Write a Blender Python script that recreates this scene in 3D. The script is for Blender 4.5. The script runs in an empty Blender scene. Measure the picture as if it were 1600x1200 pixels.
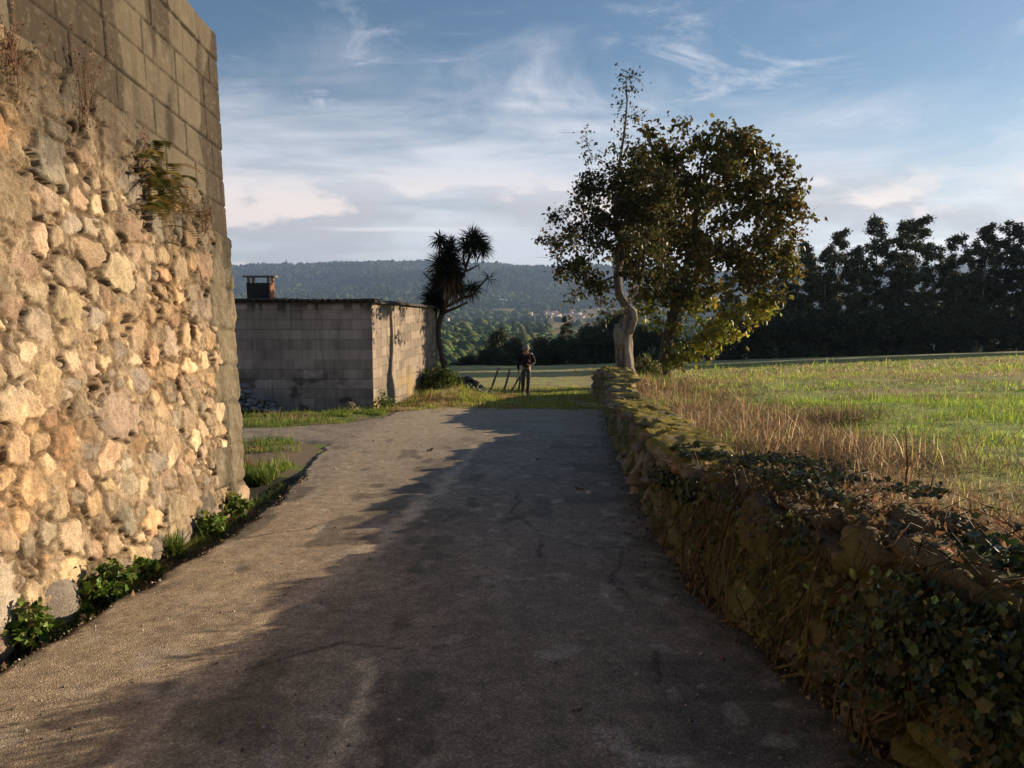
import bpy, math, random
import numpy as np
from mathutils import Vector

R = np.random.default_rng(11)
random.seed(5)
SC = bpy.context.scene
COL = SC.collection
PI = math.pi

# ------------------------------------------------------------------ tagging
def tag(o, label=None, cat=None, group=None, kind=None):
    if label: o['label'] = label
    if cat: o['category'] = cat
    if group: o['group'] = group
    if kind: o['kind'] = kind
    return o

def empty(name, loc, label, cat, group=None):
    o = bpy.data.objects.new(name, None)
    COL.objects.link(o)
    o.location = loc
    o.empty_display_size = 0.2
    return tag(o, label, cat, group)

def copy_tree(root, loc, rotz=0.0, scale=1.0, label=None, group=None):
    c = root.copy(); COL.objects.link(c)
    c.location = loc; c.rotation_euler = (0, 0, rotz); c.scale = (scale,)*3 if not hasattr(scale, '__len__') else scale
    if label: c['label'] = label
    if group: c['group'] = group
    for ch in root.children:
        d = ch.copy(); COL.objects.link(d); d.parent = c
        for g in ch.children:
            e = g.copy(); COL.objects.link(e); e.parent = d
    return c

ORD = ['first','second','third','fourth','fifth','sixth','seventh','eighth','ninth','tenth','eleventh','twelfth',
 'thirteenth','fourteenth','fifteenth','sixteenth','seventeenth','eighteenth','nineteenth','twentieth','twenty-first',
 'twenty-second','twenty-third','twenty-fourth','twenty-fifth','twenty-sixth','twenty-seventh','twenty-eighth','twenty-ninth','thirtieth',
 'thirty-first','thirty-second','thirty-third','thirty-fourth','thirty-fifth','thirty-sixth']

# ------------------------------------------------------------------ mesh builder
def mesh_np(name, V, faces, col=None, smooth=False):
    """faces: list of int arrays of shape (n,3) or (n,4)"""
    V = np.asarray(V, dtype=np.float32)
    me = bpy.data.meshes.new(name)
    faces = [np.asarray(f, dtype=np.int32) for f in faces if len(f)]
    nl = sum(f.size for f in faces); nf = sum(len(f) for f in faces)
    me.vertices.add(len(V)); me.vertices.foreach_set('co', V.ravel())
    me.loops.add(nl); me.polygons.add(nf)
    me.loops.foreach_set('vertex_index', np.concatenate([f.ravel() for f in faces]))
    st = []; off = 0
    for f in faces:
        st.append(off + np.arange(len(f), dtype=np.int32)*f.shape[1]); off += f.size
    me.polygons.foreach_set('loop_start', np.concatenate(st).astype(np.int32))
    if smooth: me.polygons.foreach_set('use_smooth', np.ones(nf, dtype=bool))
    me.update(calc_edges=True)
    me.validate()
    if col is not None:
        a = me.color_attributes.new('Col', 'FLOAT_COLOR', 'POINT')
        c = np.ones((len(V), 4), dtype=np.float32); c[:, :3] = col[:, :3] if col.shape[1] >= 3 else col
        if col.shape[1] == 4: c[:, 3] = col[:, 3]
        a.data.foreach_set('color', c.ravel())
    return me

def add(name, me, mat, parent=None, origin=None):
    o = bpy.data.objects.new(name, me); COL.objects.link(o)
    if mat is not None and len(me.materials) == 0: me.materials.append(mat)
    if parent is not None:
        o.parent = parent
    return o

class MB:
    """accumulates geometry into one mesh (coordinates relative to origin)"""
    def __init__(s, origin=(0, 0, 0)):
        s.V = []; s.T = []; s.Q = []; s.C = []; s.n = 0; s.o = np.array(origin, dtype=float)
    def put(s, V, T=None, Q=None, c=(1, 1, 1)):
        V = np.asarray(V, dtype=float)
        if T is not None and len(T): s.T.append(np.asarray(T)+s.n)
        if Q is not None and len(Q): s.Q.append(np.asarray(Q)+s.n)
        c = np.asarray(c, dtype=float)
        if c.ndim == 1: c = np.tile(c[:3], (len(V), 1))
        s.V.append(V); s.C.append(c); s.n += len(V)
    def box(s, x0, x1, y0, y1, z0, z1, c=(1, 1, 1)):
        V = [(x, y, z) for z in (z0, z1) for y in (y0, y1) for x in (x0, x1)]
        s.put(V, None, [(0, 2, 3, 1), (4, 5, 7, 6), (0, 1, 5, 4), (2, 6, 7, 3), (0, 4, 6, 2), (1, 3, 7, 5)], c)
    def tube(s, P, rad, sides=6, c=(1, 1, 1), cap=True):
        P = np.asarray(P, dtype=float); n = len(P)
        rad = np.broadcast_to(np.asarray(rad, dtype=float), (n,))
        T = np.gradient(P, axis=0); T /= np.linalg.norm(T, axis=1)[:, None]+1e-9
        ref = np.where(np.abs(T[:, 2:3]) > .9, np.array([[1., 0, 0]]), np.array([[0, 0, 1.]]))
        A = np.cross(T, ref); A /= np.linalg.norm(A, axis=1)[:, None]+1e-9
        B = np.cross(T, A)
        ang = np.arange(sides)*2*PI/sides
        V = P[:, None]+rad[:, None, None]*(np.cos(ang)[None, :, None]*A[:, None]+np.sin(ang)[None, :, None]*B[:, None])
        i = np.arange(n-1)[:, None]*sides; k = np.arange(sides)[None]; k2 = (k+1) % sides
        Q = np.stack([i+k, i+k2, i+sides+k2, i+sides+k], -1).reshape(-1, 4)
        V = V.reshape(-1, 3); T3 = []
        if cap:
            m = len(V); V = np.vstack([V, P[:1], P[-1:]])
            for a in range(sides):
                b = (a+1) % sides
                T3.append((b, a, m)); T3.append(((n-1)*sides+a, (n-1)*sides+b, m+1))
        s.put(V, T3, Q, c)
    def build(s, name, mat, parent=None, smooth=False):
        V = np.vstack(s.V)-s.o; C = np.vstack(s.C)
        f = []
        if s.T: f.append(np.vstack(s.T))
        if s.Q: f.append(np.vstack(s.Q))
        me = mesh_np(name, V, f, C, smooth)
        return add(name, me, mat, parent)

# ------------------------------------------------------------------ noise
def _h(a, b, c, seed):
    with np.errstate(over='ignore'):
        x = (a.astype(np.uint32)*np.uint32(374761393)+b.astype(np.uint32)*np.uint32(668265263)
             + c.astype(np.uint32)*np.uint32(2147483647)+np.uint32(seed*974711+17))
        x = (x ^ (x >> np.uint32(13)))*np.uint32(1274126177)
        x = x ^ (x >> np.uint32(16))
        x = x*np.uint32(2246822519); x = x ^ (x >> np.uint32(15))
    return (x & np.uint32(0xffffff)).astype(np.float64)/float(0xffffff)

def vn2(x, y, seed=0):
    xi = np.floor(x).astype(np.int64); yi = np.floor(y).astype(np.int64)
    fx = x-xi; fy = y-yi; fx = fx*fx*fx*(fx*(fx*6-15)+10); fy = fy*fy*fy*(fy*(fy*6-15)+10)
    z = np.zeros_like(xi)
    a = _h(xi, yi, z, seed); b = _h(xi+1, yi, z, seed); c = _h(xi, yi+1, z, seed); d = _h(xi+1, yi+1, z, seed)
    return (a*(1-fx)+b*fx)*(1-fy)+(c*(1-fx)+d*fx)*fy

def fbm(x, y, oct=4, seed=0, gain=.5):
    x = np.asarray(x, dtype=float); y = np.asarray(y, dtype=float)
    s = np.zeros(np.broadcast(x, y).shape); a = 1.; t = 0.
    for o in range(oct):
        s = s+a*vn2(x*2.03**o+o*17.3, y*2.03**o-o*9.1, seed+o); t += a; a *= gain
    return s/t

def sst(a, b, x):
    t = np.clip((x-a)/(b-a), 0, 1); return t*t*(3-2*t)

def mix(a, b, t):
    return a*(1-t)+b*t

# ------------------------------------------------------------------ materials
def nt(name):
    m = bpy.data.materials.new(name); m.use_nodes = True
    t = m.node_tree; t.nodes.clear()
    return m, t
def N(t, ty, **kw):
    n = t.nodes.new(ty)
    for k, v in kw.items():
        if k.startswith('i_'):
            key = k[2:]
            key = int(key) if key.isdigit() else key.replace('_', ' ')
            n.inputs[key].default_value = v
        else: setattr(n, k, v)
    return n
def L(t, a, b): t.links.new(a, b)
def ramp(t, fac, stops):
    n = N(t, 'ShaderNodeValToRGB'); L(t, fac, n.inputs[0])
    e = n.color_ramp.elements
    while len(e) < len(stops): e.new(.5)
    for i, (p, c) in enumerate(stops):
        e[i].position = p; e[i].color = (*c, 1) if len(c) == 3 else c
    return n.outputs[0]
def mixc(t, fac, a, b, mode='MIX'):
    n = N(t, 'ShaderNodeMix', data_type='RGBA', blend_type=mode)
    for sock, v in ((n.inputs[0], fac), (n.inputs[6], a), (n.inputs[7], b)):
        if hasattr(v, 'links') or hasattr(v, 'is_linked'): L(t, v, sock)
        else:
            sock.default_value = v if not isinstance(v, tuple) else ((*v, 1) if len(v) == 3 else v)
    return n.outputs[2]
def noise(t, scale, detail=5, rough=.6, vec=None, dist=0.):
    n = N(t, 'ShaderNodeTexNoise'); n.inputs['Scale'].default_value = scale
    n.inputs['Detail'].default_value = detail; n.inputs['Roughness'].default_value = rough; n.inputs['Distortion'].default_value = dist
    if vec is not None: L(t, vec, n.inputs['Vector'])
    return n.outputs[0]
def math_(t, op, a, b=None, clamp=False):
    n = N(t, 'ShaderNodeMath', operation=op); n.use_clamp = clamp
    for i, v in enumerate((a, b)):
        if v is None: continue
        if hasattr(v, 'is_linked'): L(t, v, n.inputs[i])
        else: n.inputs[i].default_value = v
    return n.outputs[0]
def objco(t, scale=(1, 1, 1)):
    c = N(t, 'ShaderNodeTexCoord'); m = N(t, 'ShaderNodeMapping'); m.inputs['Scale'].default_value = scale
    L(t, c.outputs['Object'], m.inputs[0]); return m.outputs[0]
def geoco(t, scale=(1, 1, 1)):
    c = N(t, 'ShaderNodeNewGeometry'); m = N(t, 'ShaderNodeMapping'); m.inputs['Scale'].default_value = scale
    L(t, c.outputs['Position'], m.inputs[0]); return m.outputs[0]
def bump(t, h, strength=.5, dist=.01):
    b = N(t, 'ShaderNodeBump'); b.inputs['Strength'].default_value = strength; b.inputs['Distance'].default_value = dist
    L(t, h, b.inputs['Height']); return b.outputs[0]
def finish(t, col, rough=.9, normal=None, spec=.3, trans=0.):
    p = N(t, 'ShaderNodeBsdfPrincipled'); o = N(t, 'ShaderNodeOutputMaterial')
    if isinstance(col, tuple): p.inputs['Base Color'].default_value = (*col, 1)
    else: L(t, col, p.inputs['Base Color'])
    if hasattr(rough, 'is_linked'): L(t, rough, p.inputs['Roughness'])
    else: p.inputs['Roughness'].default_value = rough
    p.inputs['Specular IOR Level'].default_value = spec
    if normal is not None: L(t, normal, p.inputs['Normal'])
    if trans > 0:
        tr = N(t, 'ShaderNodeBsdfTranslucent'); mx = N(t, 'ShaderNodeMixShader'); mx.inputs[0].default_value = trans
        if isinstance(col, tuple): tr.inputs['Color'].default_value = (*col, 1)
        else: L(t, col, tr.inputs['Color'])
        L(t, p.outputs[0], mx.inputs[1]); L(t, tr.outputs[0], mx.inputs[2]); L(t, mx.outputs[0], o.inputs[0])
    else: L(t, p.outputs[0], o.inputs[0])
def attr(t, name='Col'):
    a = N(t, 'ShaderNodeAttribute'); a.attribute_name = name; return a

def m_attr(name, rough=.9, nscale=40., nvar=.5, bscale=60., bstr=.4, bdist=.01, trans=0., spec=.3):
    """base colour from the Col attribute, varied by fine noise, with fine bump"""
    m, t = nt(name); a = attr(t).outputs[0]
    co = geoco(t)
    n = noise(t, nscale, 6, .65, co)
    v = ramp(t, n, [(.25, (1-nvar,)*3), (.75, (1+nvar,)*3)])
    c = mixc(t, 1., a, v, 'MULTIPLY')
    nm = bump(t, noise(t, bscale, 5, .7, co), bstr, bdist) if bstr > 0 else None
    finish(t, c, rough, nm, spec, trans)
    return m
def m_leaf(name, trans=.35, rough=.5, spec=.35):
    m, t = nt(name); a = attr(t).outputs[0]
    finish(t, a, rough, None, spec, trans); return m
def m_flat(name, col, rough=.8, nscale=15., nvar=.35, bstr=.3, spec=.3):
    m, t = nt(name); co = objco(t); n = noise(t, nscale, 6, .65, co)
    v = ramp(t, n, [(.25, (1-nvar,)*3), (.75, (1+nvar,)*3)])
    c = mixc(t, 1., (*col, 1), v, 'MULTIPLY')
    finish(t, c, rough, bump(t, noise(t, nscale*3, 5, .7, co), bstr, .01), spec); return m

# ------------------------------------------------------------------ stones on a (u,v) grid
def dart(u0, u1, v0, v1, sizes, seed, k=.82, tries=6000):
    rg = np.random.default_rng(seed); P = np.zeros((0, 2)); S = np.zeros(0)
    for (lo, hi, asp, n) in sizes:
        for _ in range(n):
            r = rg.uniform(lo, hi); p = np.array([rg.uniform(u0, u1), rg.uniform(v0, v1)])
            if len(P):
                d = np.hypot((P[:, 0]-p[0])/1.25, (P[:, 1]-p[1])*1.05)
                if (d < k*(S+r)).any(): continue
            P = np.vstack([P, p]); S = np.append(S, r)
    return P, S

def stones(u, v, P, S, seed, aspect=1.25, warp=.018, wscale=14., flat=False):
    """u (nu), v (nv) sorted coordinates -> F1, F2 and id grids of polygonal stones"""
    rg = np.random.default_rng(seed)
    U, W = np.meshgrid(u, v, indexing='ij')
    U = U+(fbm(U*wscale, W*wscale, 3, seed+3)-.5)*2*warp
    W = W+(fbm(U*wscale+31, W*wscale+7, 3, seed+5)-.5)*2*warp
    F1 = np.full(U.shape, 9.); F2 = np.full(U.shape, 9.); ID = np.zeros(U.shape, dtype=np.int32)
    for i, (p, r) in enumerate(zip(P, S)):
        rr = r*2.6
        a, b = np.searchsorted(u, [p[0]-rr, p[0]+rr]); c, d = np.searchsorted(v, [p[1]-rr, p[1]+rr])
        nk = rg.integers(5, 8); an = (np.arange(nk)+rg.uniform(-.3, .3, nk))*2*PI/nk+rg.uniform(0, 6)
        sz = rg.uniform(.82, 1.15, nk); asp = aspect*rg.uniform(.8, 1.2); tl = rg.normal(0, .25)
        if a >= b or c >= d: continue
        du = (U[a:b, c:d]-p[0]); dw = (W[a:b, c:d]-p[1])
        x = (du*math.cos(tl)+dw*math.sin(tl))/asp/r; y = (-du*math.sin(tl)+dw*math.cos(tl))*asp**.5/r
        D = np.full(x.shape, -1.)
        for q in range(nk): D = np.maximum(D, (x*math.cos(an[q])+y*math.sin(an[q]))/sz[q])
        D = .93*D+.07*np.hypot(x, y)
        f1 = F1[a:b, c:d]; f2 = F2[a:b, c:d]; idd = ID[a:b, c:d]
        m = D < f1
        f2[:] = np.where(m, f1, np.minimum(f2, D)); idd[m] = i; f1[m] = D[m]
    return F1, F2, ID

def grid_faces(nu, nv):
    i, j = np.meshgrid(np.arange(nu-1), np.arange(nv-1), indexing='ij')
    a = i*nv+j
    return np.stack([a, a+nv, a+nv+1, a+1], -1).reshape(-1, 4)

# ------------------------------------------------------------------ leaves and blades
def rand_dirs(n, rg):
    d = rg.normal(size=(n, 3)); return d/np.linalg.norm(d, axis=1)[:, None]
def leaf_cards(mb, P, size, col, rg, width=.55, droop=.3, fold=.25, outward=None):
    n = len(P); D = rand_dirs(n, rg); D[:, 2] -= droop
    if outward is not None: D += outward*.7
    D /= np.linalg.norm(D, axis=1)[:, None]
    Nn = rand_dirs(n, rg); Nn[:, 2] += .9
    S = np.cross(D, Nn); S /= np.linalg.norm(S, axis=1)[:, None]+1e-9
    Nn = np.cross(S, D)
    s = np.broadcast_to(size, (n,))[:, None]
    b = P; tip = P+D*s; mid = P+D*s*.45
    l = mid+S*s*width*.5+Nn*s*fold*.5; r = mid-S*s*width*.5+Nn*s*fold*.5
    V = np.stack([b, l, tip, r], 1).reshape(-1, 3)
    i = np.arange(n)[:, None]*4
    T = np.concatenate([i+np.array([[0, 1, 2]]), i+np.array([[0, 2, 3]])], 0)
    mb.put(V, T, None, np.repeat(col, 4, axis=0))
def blades(mb, P, h, w, col, rg, lean=.35, bend=.5, tipcol=1.15, dirbias=None):
    """grass: tapered strip of two quads and a tip"""
    n = len(P); a = rg.uniform(0, 2*PI, n); h = np.broadcast_to(h, (n,)); w = np.broadcast_to(w, (n,))
    dx = np.stack([np.cos(a), np.sin(a), np.zeros(n)], 1)
    if dirbias is not None: dx = dx+np.asarray(dirbias)
    sd = np.stack([-np.sin(a), np.cos(a), np.zeros(n)], 1)
    le = np.abs(rg.normal(0, lean, n))
    pts = []
    for f in (0., .45, .8, 1.):
        off = dx*(h*(le*f+bend*le*f*f))[:, None]; z = h*(f-.35*np.minimum(le, 1.2)*f*f)
        pts.append(P+off+np.stack([np.zeros(n), np.zeros(n), z], 1))
    ws = [1., .8, .45]
    V = []
    for k in range(3):
        V += [pts[k]-sd*(w*ws[k]*.5)[:, None], pts[k]+sd*(w*ws[k]*.5)[:, None]]
    V.append(pts[3]); V = np.stack(V, 1).reshape(-1, 3)
    i = np.arange(n)[:, None]*7
    Q = np.concatenate([i+np.array([[0, 1, 3, 2]]), i+np.array([[2, 3, 5, 4]])], 0); T = i+np.array([[4, 5, 6]])
    c = np.repeat(col[:, None, :], 7, 1)*np.array([.8, .8, 1, 1, 1.05, 1.05, tipcol])[None, :, None]
    mb.put(V, T, Q, c.reshape(-1, 3))
def jit(cols, n, rg, v=.2):
    cols = np.asarray(cols, dtype=float)
    c = cols[rg.integers(0, len(cols), n)]
    return np.clip(c*rg.lognormal(0, v, (n, 1))*rg.normal(1, .06, (n, 3)), .003, 1)
# ================================================================== SETTING: ground, road
SL = .081
def wallx(Y):
    return np.interp(Y, [-12, -6, 0, 2.0, 3.1, 4.7, 6.3, 8, 11, 14, 16.8, 19.9, 24, 28, 40], [2.6, 2.15, 1.7, 1.56, 1.42, 1.24, 1.25, 1.37, 1.6, 1.84, 2.12, 2.43, 2.72, 2.95, 3.6])
def roadl(Y):
    return np.interp(Y, [-12, 3.5, 5.2, 6.3, 7.4, 8.6, 9.5, 11, 13.2, 15, 18.9, 22], [-2.58, -2.55, -2.46, -2.41, -2.45, -2.54, -2.68, -2.9, -3.16, -3.2, -3.02, -2.7])
def gz(X, Y, detail=True):
    X = np.asarray(X, dtype=float); Y = np.asarray(Y, dtype=float)
    z = -SL*Y-.12*np.maximum(Y-82, 0)
    rl = roadl(Y); wx = wallx(Y)
    ditch = sst(.0, .13, rl-X)*(1-sst(9.0, 10.0, Y))*(.10+.07*sst(8, 4, Y))
    z = z-ditch
    hf = np.interp(Y, [-12, 0, 8, 12, 15, 20, 25, 32, 45, 62], [.74, .72, .66, .60, .50, .66, .55, .30, .12, .0])
    wid = np.where(Y < 26, .35, .35+(Y-26)*.3)
    side = sst(0, 1, (X-(wx+.22))/wid)*(1-.0*Y)
    z = z+hf*side+.031*np.clip(X-4, 0, 80)*sst(0, 10, Y+6)
    z = z+.42*np.exp(-((X+2.2)/1.2)**2-((Y-26.6)/3.0)**2)
    if detail:
        off = np.maximum(sst(.3, .8, X-wx), np.maximum(sst(.1, .6, rl-X), sst(20., 21.5, Y)))
        z = z+off*((fbm(X*.9, Y*.9, 3, 2)-.5)*.10+(fbm(X*4, Y*4, 3, 9)-.5)*.05*sst(60, 20, Y))
    return z
def gpt(X, Y, dz=0.): return (float(X), float(Y), float(gz(X, Y))+dz)

# --- one ground sheet
gx = np.concatenate([np.arange(-60, -10, 1.5), np.arange(-10, -4, .15), np.arange(-4, 5.0, .06), np.arange(5.0, 14, .2), np.arange(14, 140, 1.5)])
gy = np.concatenate([np.arange(-14, 0, .4), np.arange(0, 14, .07), np.arange(14, 32, .15), np.arange(32, 70, .5), np.arange(70, 131, 1.2)])
GX, GY = np.meshgrid(gx, gy, indexing='ij')
GZ = gz(GX, GY)
V = np.stack([GX, GY, GZ], -1).reshape(-1, 3)
x = GX.ravel(); y = GY.ravel()
n1 = fbm(x*.35, y*.35, 4, 21); n2 = fbm(x*2.2, y*2.2, 4, 33); n3 = fbm(x*.12, y*.3, 3, 5)
green = np.array([.25, .32, .06]); brown = np.array([.32, .215, .11]); soil = np.array([.15, .11, .07]); tan = np.array([.34, .25, .125])
dw = x-wallx(y)
t = sst(.52, .70, n1*.6+n2*.4)
c = mix(green, brown, t[:, None])
f = sst(3.2, 1.0, dw)*(dw > .2)*(y < 34)
c = mix(c, brown[None]*1.15, (f*.9)[:, None])
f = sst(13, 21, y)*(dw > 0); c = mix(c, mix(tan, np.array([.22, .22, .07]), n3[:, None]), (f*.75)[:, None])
# left verge, track and ditch
lf = (x < roadl(y)+.1)
c[lf] = mix(soil*1.15, green*.55, sst(.50, .66, n2)[:, None])[lf]
di = lf & (y < 9.6); c[di] = mix(np.array([.035, .029, .022]), np.array([.03, .034, .014]), n2[:, None])[di]
tr = (y > 19.6) & (np.abs(x) < 6) & (dw < 0)
c[tr] = mix(np.array([.30, .31, .08]), np.array([.27, .21, .10]), sst(.45, .62, n2)[:, None])[tr]
m_ground = m_attr('ground_soil', .95, 25., .35, 45., .6, .03)
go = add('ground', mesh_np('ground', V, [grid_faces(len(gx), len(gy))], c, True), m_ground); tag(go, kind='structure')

# --- asphalt road (a sheet on the ground, ragged at its edges) with dust streaks
ry = np.concatenate([np.arange(-12, 2, .3), np.arange(2, 10, .03), np.arange(10, 20.4, .08)])
nu = 150
def polydist(x, y, pts):
    d = np.full(x.shape, 9.)
    for (a, b), (c2, d2) in zip(pts[:-1], pts[1:]):
        vx, vy = c2-a, d2-b; tt = np.clip(((x-a)*vx+(y-b)*vy)/(vx*vx+vy*vy), 0, 1)
        d = np.minimum(d, np.hypot(x-a-tt*vx, y-b-tt*vy))
    return d
uu = np.linspace(0, 1, nu)
Lft = roadl(ry)+(fbm(ry*3, ry*0, 3, 4)-.5)*.16; Rgt = wallx(ry)+.12
RX = Lft[None]+(Rgt-Lft)[None]*uu[:, None]; RY = np.broadcast_to(ry[None], RX.shape).copy()
endw = sst(15, 20.4, RY); RY += endw*(fbm(RX*1.3, RX*0+3, 3, 8)-.5)*.5
edge = np.minimum(RX-Lft[None], 9)
RZ = gz(RX, RY, False)+.014+.02*sst(0, .5, edge)+(fbm(RX*1.2, RY*1.2, 3, 12)-.5)*.02
RZ[0] -= .16; RZ[-1] -= .01; RZ[:, -1] -= .06
V = np.stack([RX, RY, RZ], -1).reshape(-1, 3)
x = RX.ravel(); y = RY.ravel()
wob = (fbm(x*3, y*3, 3, 61)-.5)*.25; wob2 = (fbm(x*3+9, y*3, 3, 63)-.5)*.2
d1 = polydist(x+wob, y+wob2, [(-.9, 7.6), (-1.05, 6.7), (-1.15, 5.9), (-1.22, 5.1), (-1.4, 4.5), (-1.5, 4.0), (-1.48, 3.3), (-1.4, 2.6)])
d2 = polydist(x+wob*.6, y+wob2, [(-.74, 3.6), (-.72, 3.1), (-.68, 2.5), (-.66, 2.0)])
d3 = polydist(x+wob, y+wob2, [(-.55, 12.6), (-.75, 9.6), (-.9, 7.6)])
g = fbm(x*7, y*7, 4, 44); g2 = fbm(x*.9, y*1.4, 4, 46); g3 = fbm(x*1.6, y*.35, 4, 47)
asph = np.array([.205, .166, .122]); dust = np.array([.60, .46, .31]); dark = np.array([.10, .088, .066]); red = np.array([.20, .145, .115])
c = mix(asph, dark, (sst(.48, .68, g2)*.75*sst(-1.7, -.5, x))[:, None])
c = mix(c, red, (sst(.5, .7, g3)*.45)[:, None])
c = mix(c, asph*1.45, (sst(.52, .72, fbm(x*1.1+5, y*.7, 4, 70))*.55)[:, None])
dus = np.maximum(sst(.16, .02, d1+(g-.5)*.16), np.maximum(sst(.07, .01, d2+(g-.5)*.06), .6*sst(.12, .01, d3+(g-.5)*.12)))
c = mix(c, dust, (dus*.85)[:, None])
c = mix(c, np.array([.36, .28, .19])*(.75+.5*g[:, None]), (sst(-.5, -1.9, x+(g2-.5)*1.2)*.75)[:, None])  # left strip lightened, boosting its sunlight in the colour
c = mix(c, np.array([.07, .06, .035]), (sst(.16, .0, x-roadl(y)+(g-.5)*.2)*.8*(y < 10))[:, None])
crk = np.minimum.reduce([polydist(x+wob*.5, y+wob2*.5, q) for q in ([(-.2, 9.5), (.1, 8.3), (.0, 7.2), (.25, 6.3), (.2, 5.6)], [(.25, 6.3), (.6, 5.9), (.9, 5.9)], [(-1.3, 3.6), (-.9, 3.9), (-.5, 3.8), (.0, 4.1)], [(.7, 3.4), (.8, 4.2), (.65, 4.9), (.9, 5.9)], [(-2.3, 6.2), (-1.8, 6.5), (-1.5, 7.1)])])
c = mix(c, np.array([.05, .045, .035]), (sst(.022, .006, crk)*sst(.32, .50, g2+g*.2)*.85)[:, None])
spk = sst(.74, .80, fbm(x*6.5, y*4.5, 2, 72)); c = mix(c, np.array([.36, .31, .25]), (spk*.55)[:, None])
c = mix(c, dark*.75, (sst(.66, .74, fbm(x*2.6, y*1.3, 3, 75))*.6)[:, None])
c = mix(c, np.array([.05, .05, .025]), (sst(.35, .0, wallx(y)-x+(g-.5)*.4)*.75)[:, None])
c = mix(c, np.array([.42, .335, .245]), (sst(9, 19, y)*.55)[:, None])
m, t = nt('asphalt'); a = attr(t).outputs[0]; co = geoco(t)
vo = N(t, 'ShaderNodeTexVoronoi'); vo.inputs['Scale'].default_value = 130.; L(t, co, vo.inputs['Vector'])
sp = ramp(t, vo.outputs['Color'], [(.0, (.45,)*3), (.55, (.9,)*3), (1., (2.1,)*3)])
c1 = mixc(t, .75, a, sp, 'MULTIPLY')
n2 = noise(t, 9., 8, .7, co); c2 = mixc(t, 1., c1, ramp(t, n2, [(.3, (.62,)*3), (.7, (1.4,)*3)]), 'MULTIPLY')
hsum = math_(t, 'ADD', math_(t, 'MULTIPLY', vo.outputs['Distance'], -1.), noise(t, 40., 6, .75, co))
finish(t, c2, .85, bump(t, hsum, .7, .005), .3)
M_ASPH = m
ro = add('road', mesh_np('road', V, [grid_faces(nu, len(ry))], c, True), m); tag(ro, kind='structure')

# --- side track of old asphalt in front of the shed
sx = np.linspace(-14, -2.9, 120); sy = np.linspace(0, 1, 40)
lo = np.interp(sx, [-14, -5.5, -4, -2.9], [13.6, 13.5, 13.3, 12.2])+(fbm(sx*2, sx*0, 3, 3)-.5)*.3
hi = np.interp(sx, [-14, -5.5, -4, -2.9], [15.3, 15.5, 16.4, 18.4])+(fbm(sx*2, sx*0+4, 3, 3)-.5)*.3
TX = np.broadcast_to(sx[:, None], (120, 40)); TY = lo[:, None]+(hi-lo)[:, None]*sy[None]
edge = np.minimum(sy, 1-sy)[None]*np.ones((120, 1))
TZ = gz(TX, TY)*.5+gz(TX, TY, False)*.5+.045*sst(0, .12, edge)-.02
V = np.stack([TX, TY, TZ], -1).reshape(-1, 3); g = fbm(TX.ravel()*3, TY.ravel()*3, 4, 4)
c = mix(np.array([.2, .165, .13]), np.array([.32, .26, .19]), g[:, None])

# loose gravel and grit lying on the asphalt, gathered near its edges
rgg = np.random.default_rng(29); n = 5200; yy = 2.4+13*rgg.random(n)**1.6; u_ = rgg.random(n); u_ = np.where(rgg.random(n) < .55, np.where(rgg.random(n) < .5, u_**3*.5, 1-u_**3*.5), u_)
xx = roadl(yy)+.05+(wallx(yy)-roadl(yy)-.05)*u_; zz = gz(xx, yy, False)+.034; s_ = .0045*rgg.lognormal(0, .45, n)
T4 = np.array([(1, 0, 0), (-.5, .87, 0), (-.5, -.87, 0), (0, 0, 1.1)]); an_ = rgg.uniform(0, 6.3, n); ca, sa = np.cos(an_)[:, None], np.sin(an_)[:, None]
Vg = np.stack([xx[:, None]+s_[:, None]*(T4[None, :, 0]*ca-T4[None, :, 1]*sa), yy[:, None]+s_[:, None]*(T4[None, :, 0]*sa+T4[None, :, 1]*ca), zz[:, None]+s_[:, None]*T4[None, :, 2]], -1).reshape(-1, 3)
Tg = (np.arange(n)[:, None, None]*4+np.array([[0, 1, 3], [1, 2, 3], [2, 0, 3], [0, 2, 1]])[None]).reshape(-1, 3); cg = jit([(.26, .22, .17), (.40, .35, .29), (.16, .135, .105), (.32, .25, .18)], n, rgg, .25)
gr_ = add('loose_gravel', mesh_np('loose_gravel', Vg, [Tg], np.repeat(cg, 4, 0)), M_ASPH); tag(gr_, 'loose grit and fine gravel scattered over the asphalt lane', 'gravel', kind='stuff')
so = add('side_track', mesh_np('side_track', V, [grid_faces(120, 40)], c, True), M_ASPH); tag(so, kind='structure')
# ================================================================== LEFT: stone building with concrete blocks on top
YC = 8.12; SHR = .12
su = np.concatenate([np.arange(-6, 2.6, .06), np.arange(2.6, YC, .0095), YC+np.arange(0, 1.6, .03)])
tv = np.arange(-1.55, 4.11, .0105)
tv[-1] = 4.11
S, T = np.meshgrid(su, tv, indexing='ij')
Z = T-SHR*(np.minimum(S, YC)-YC)
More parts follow.
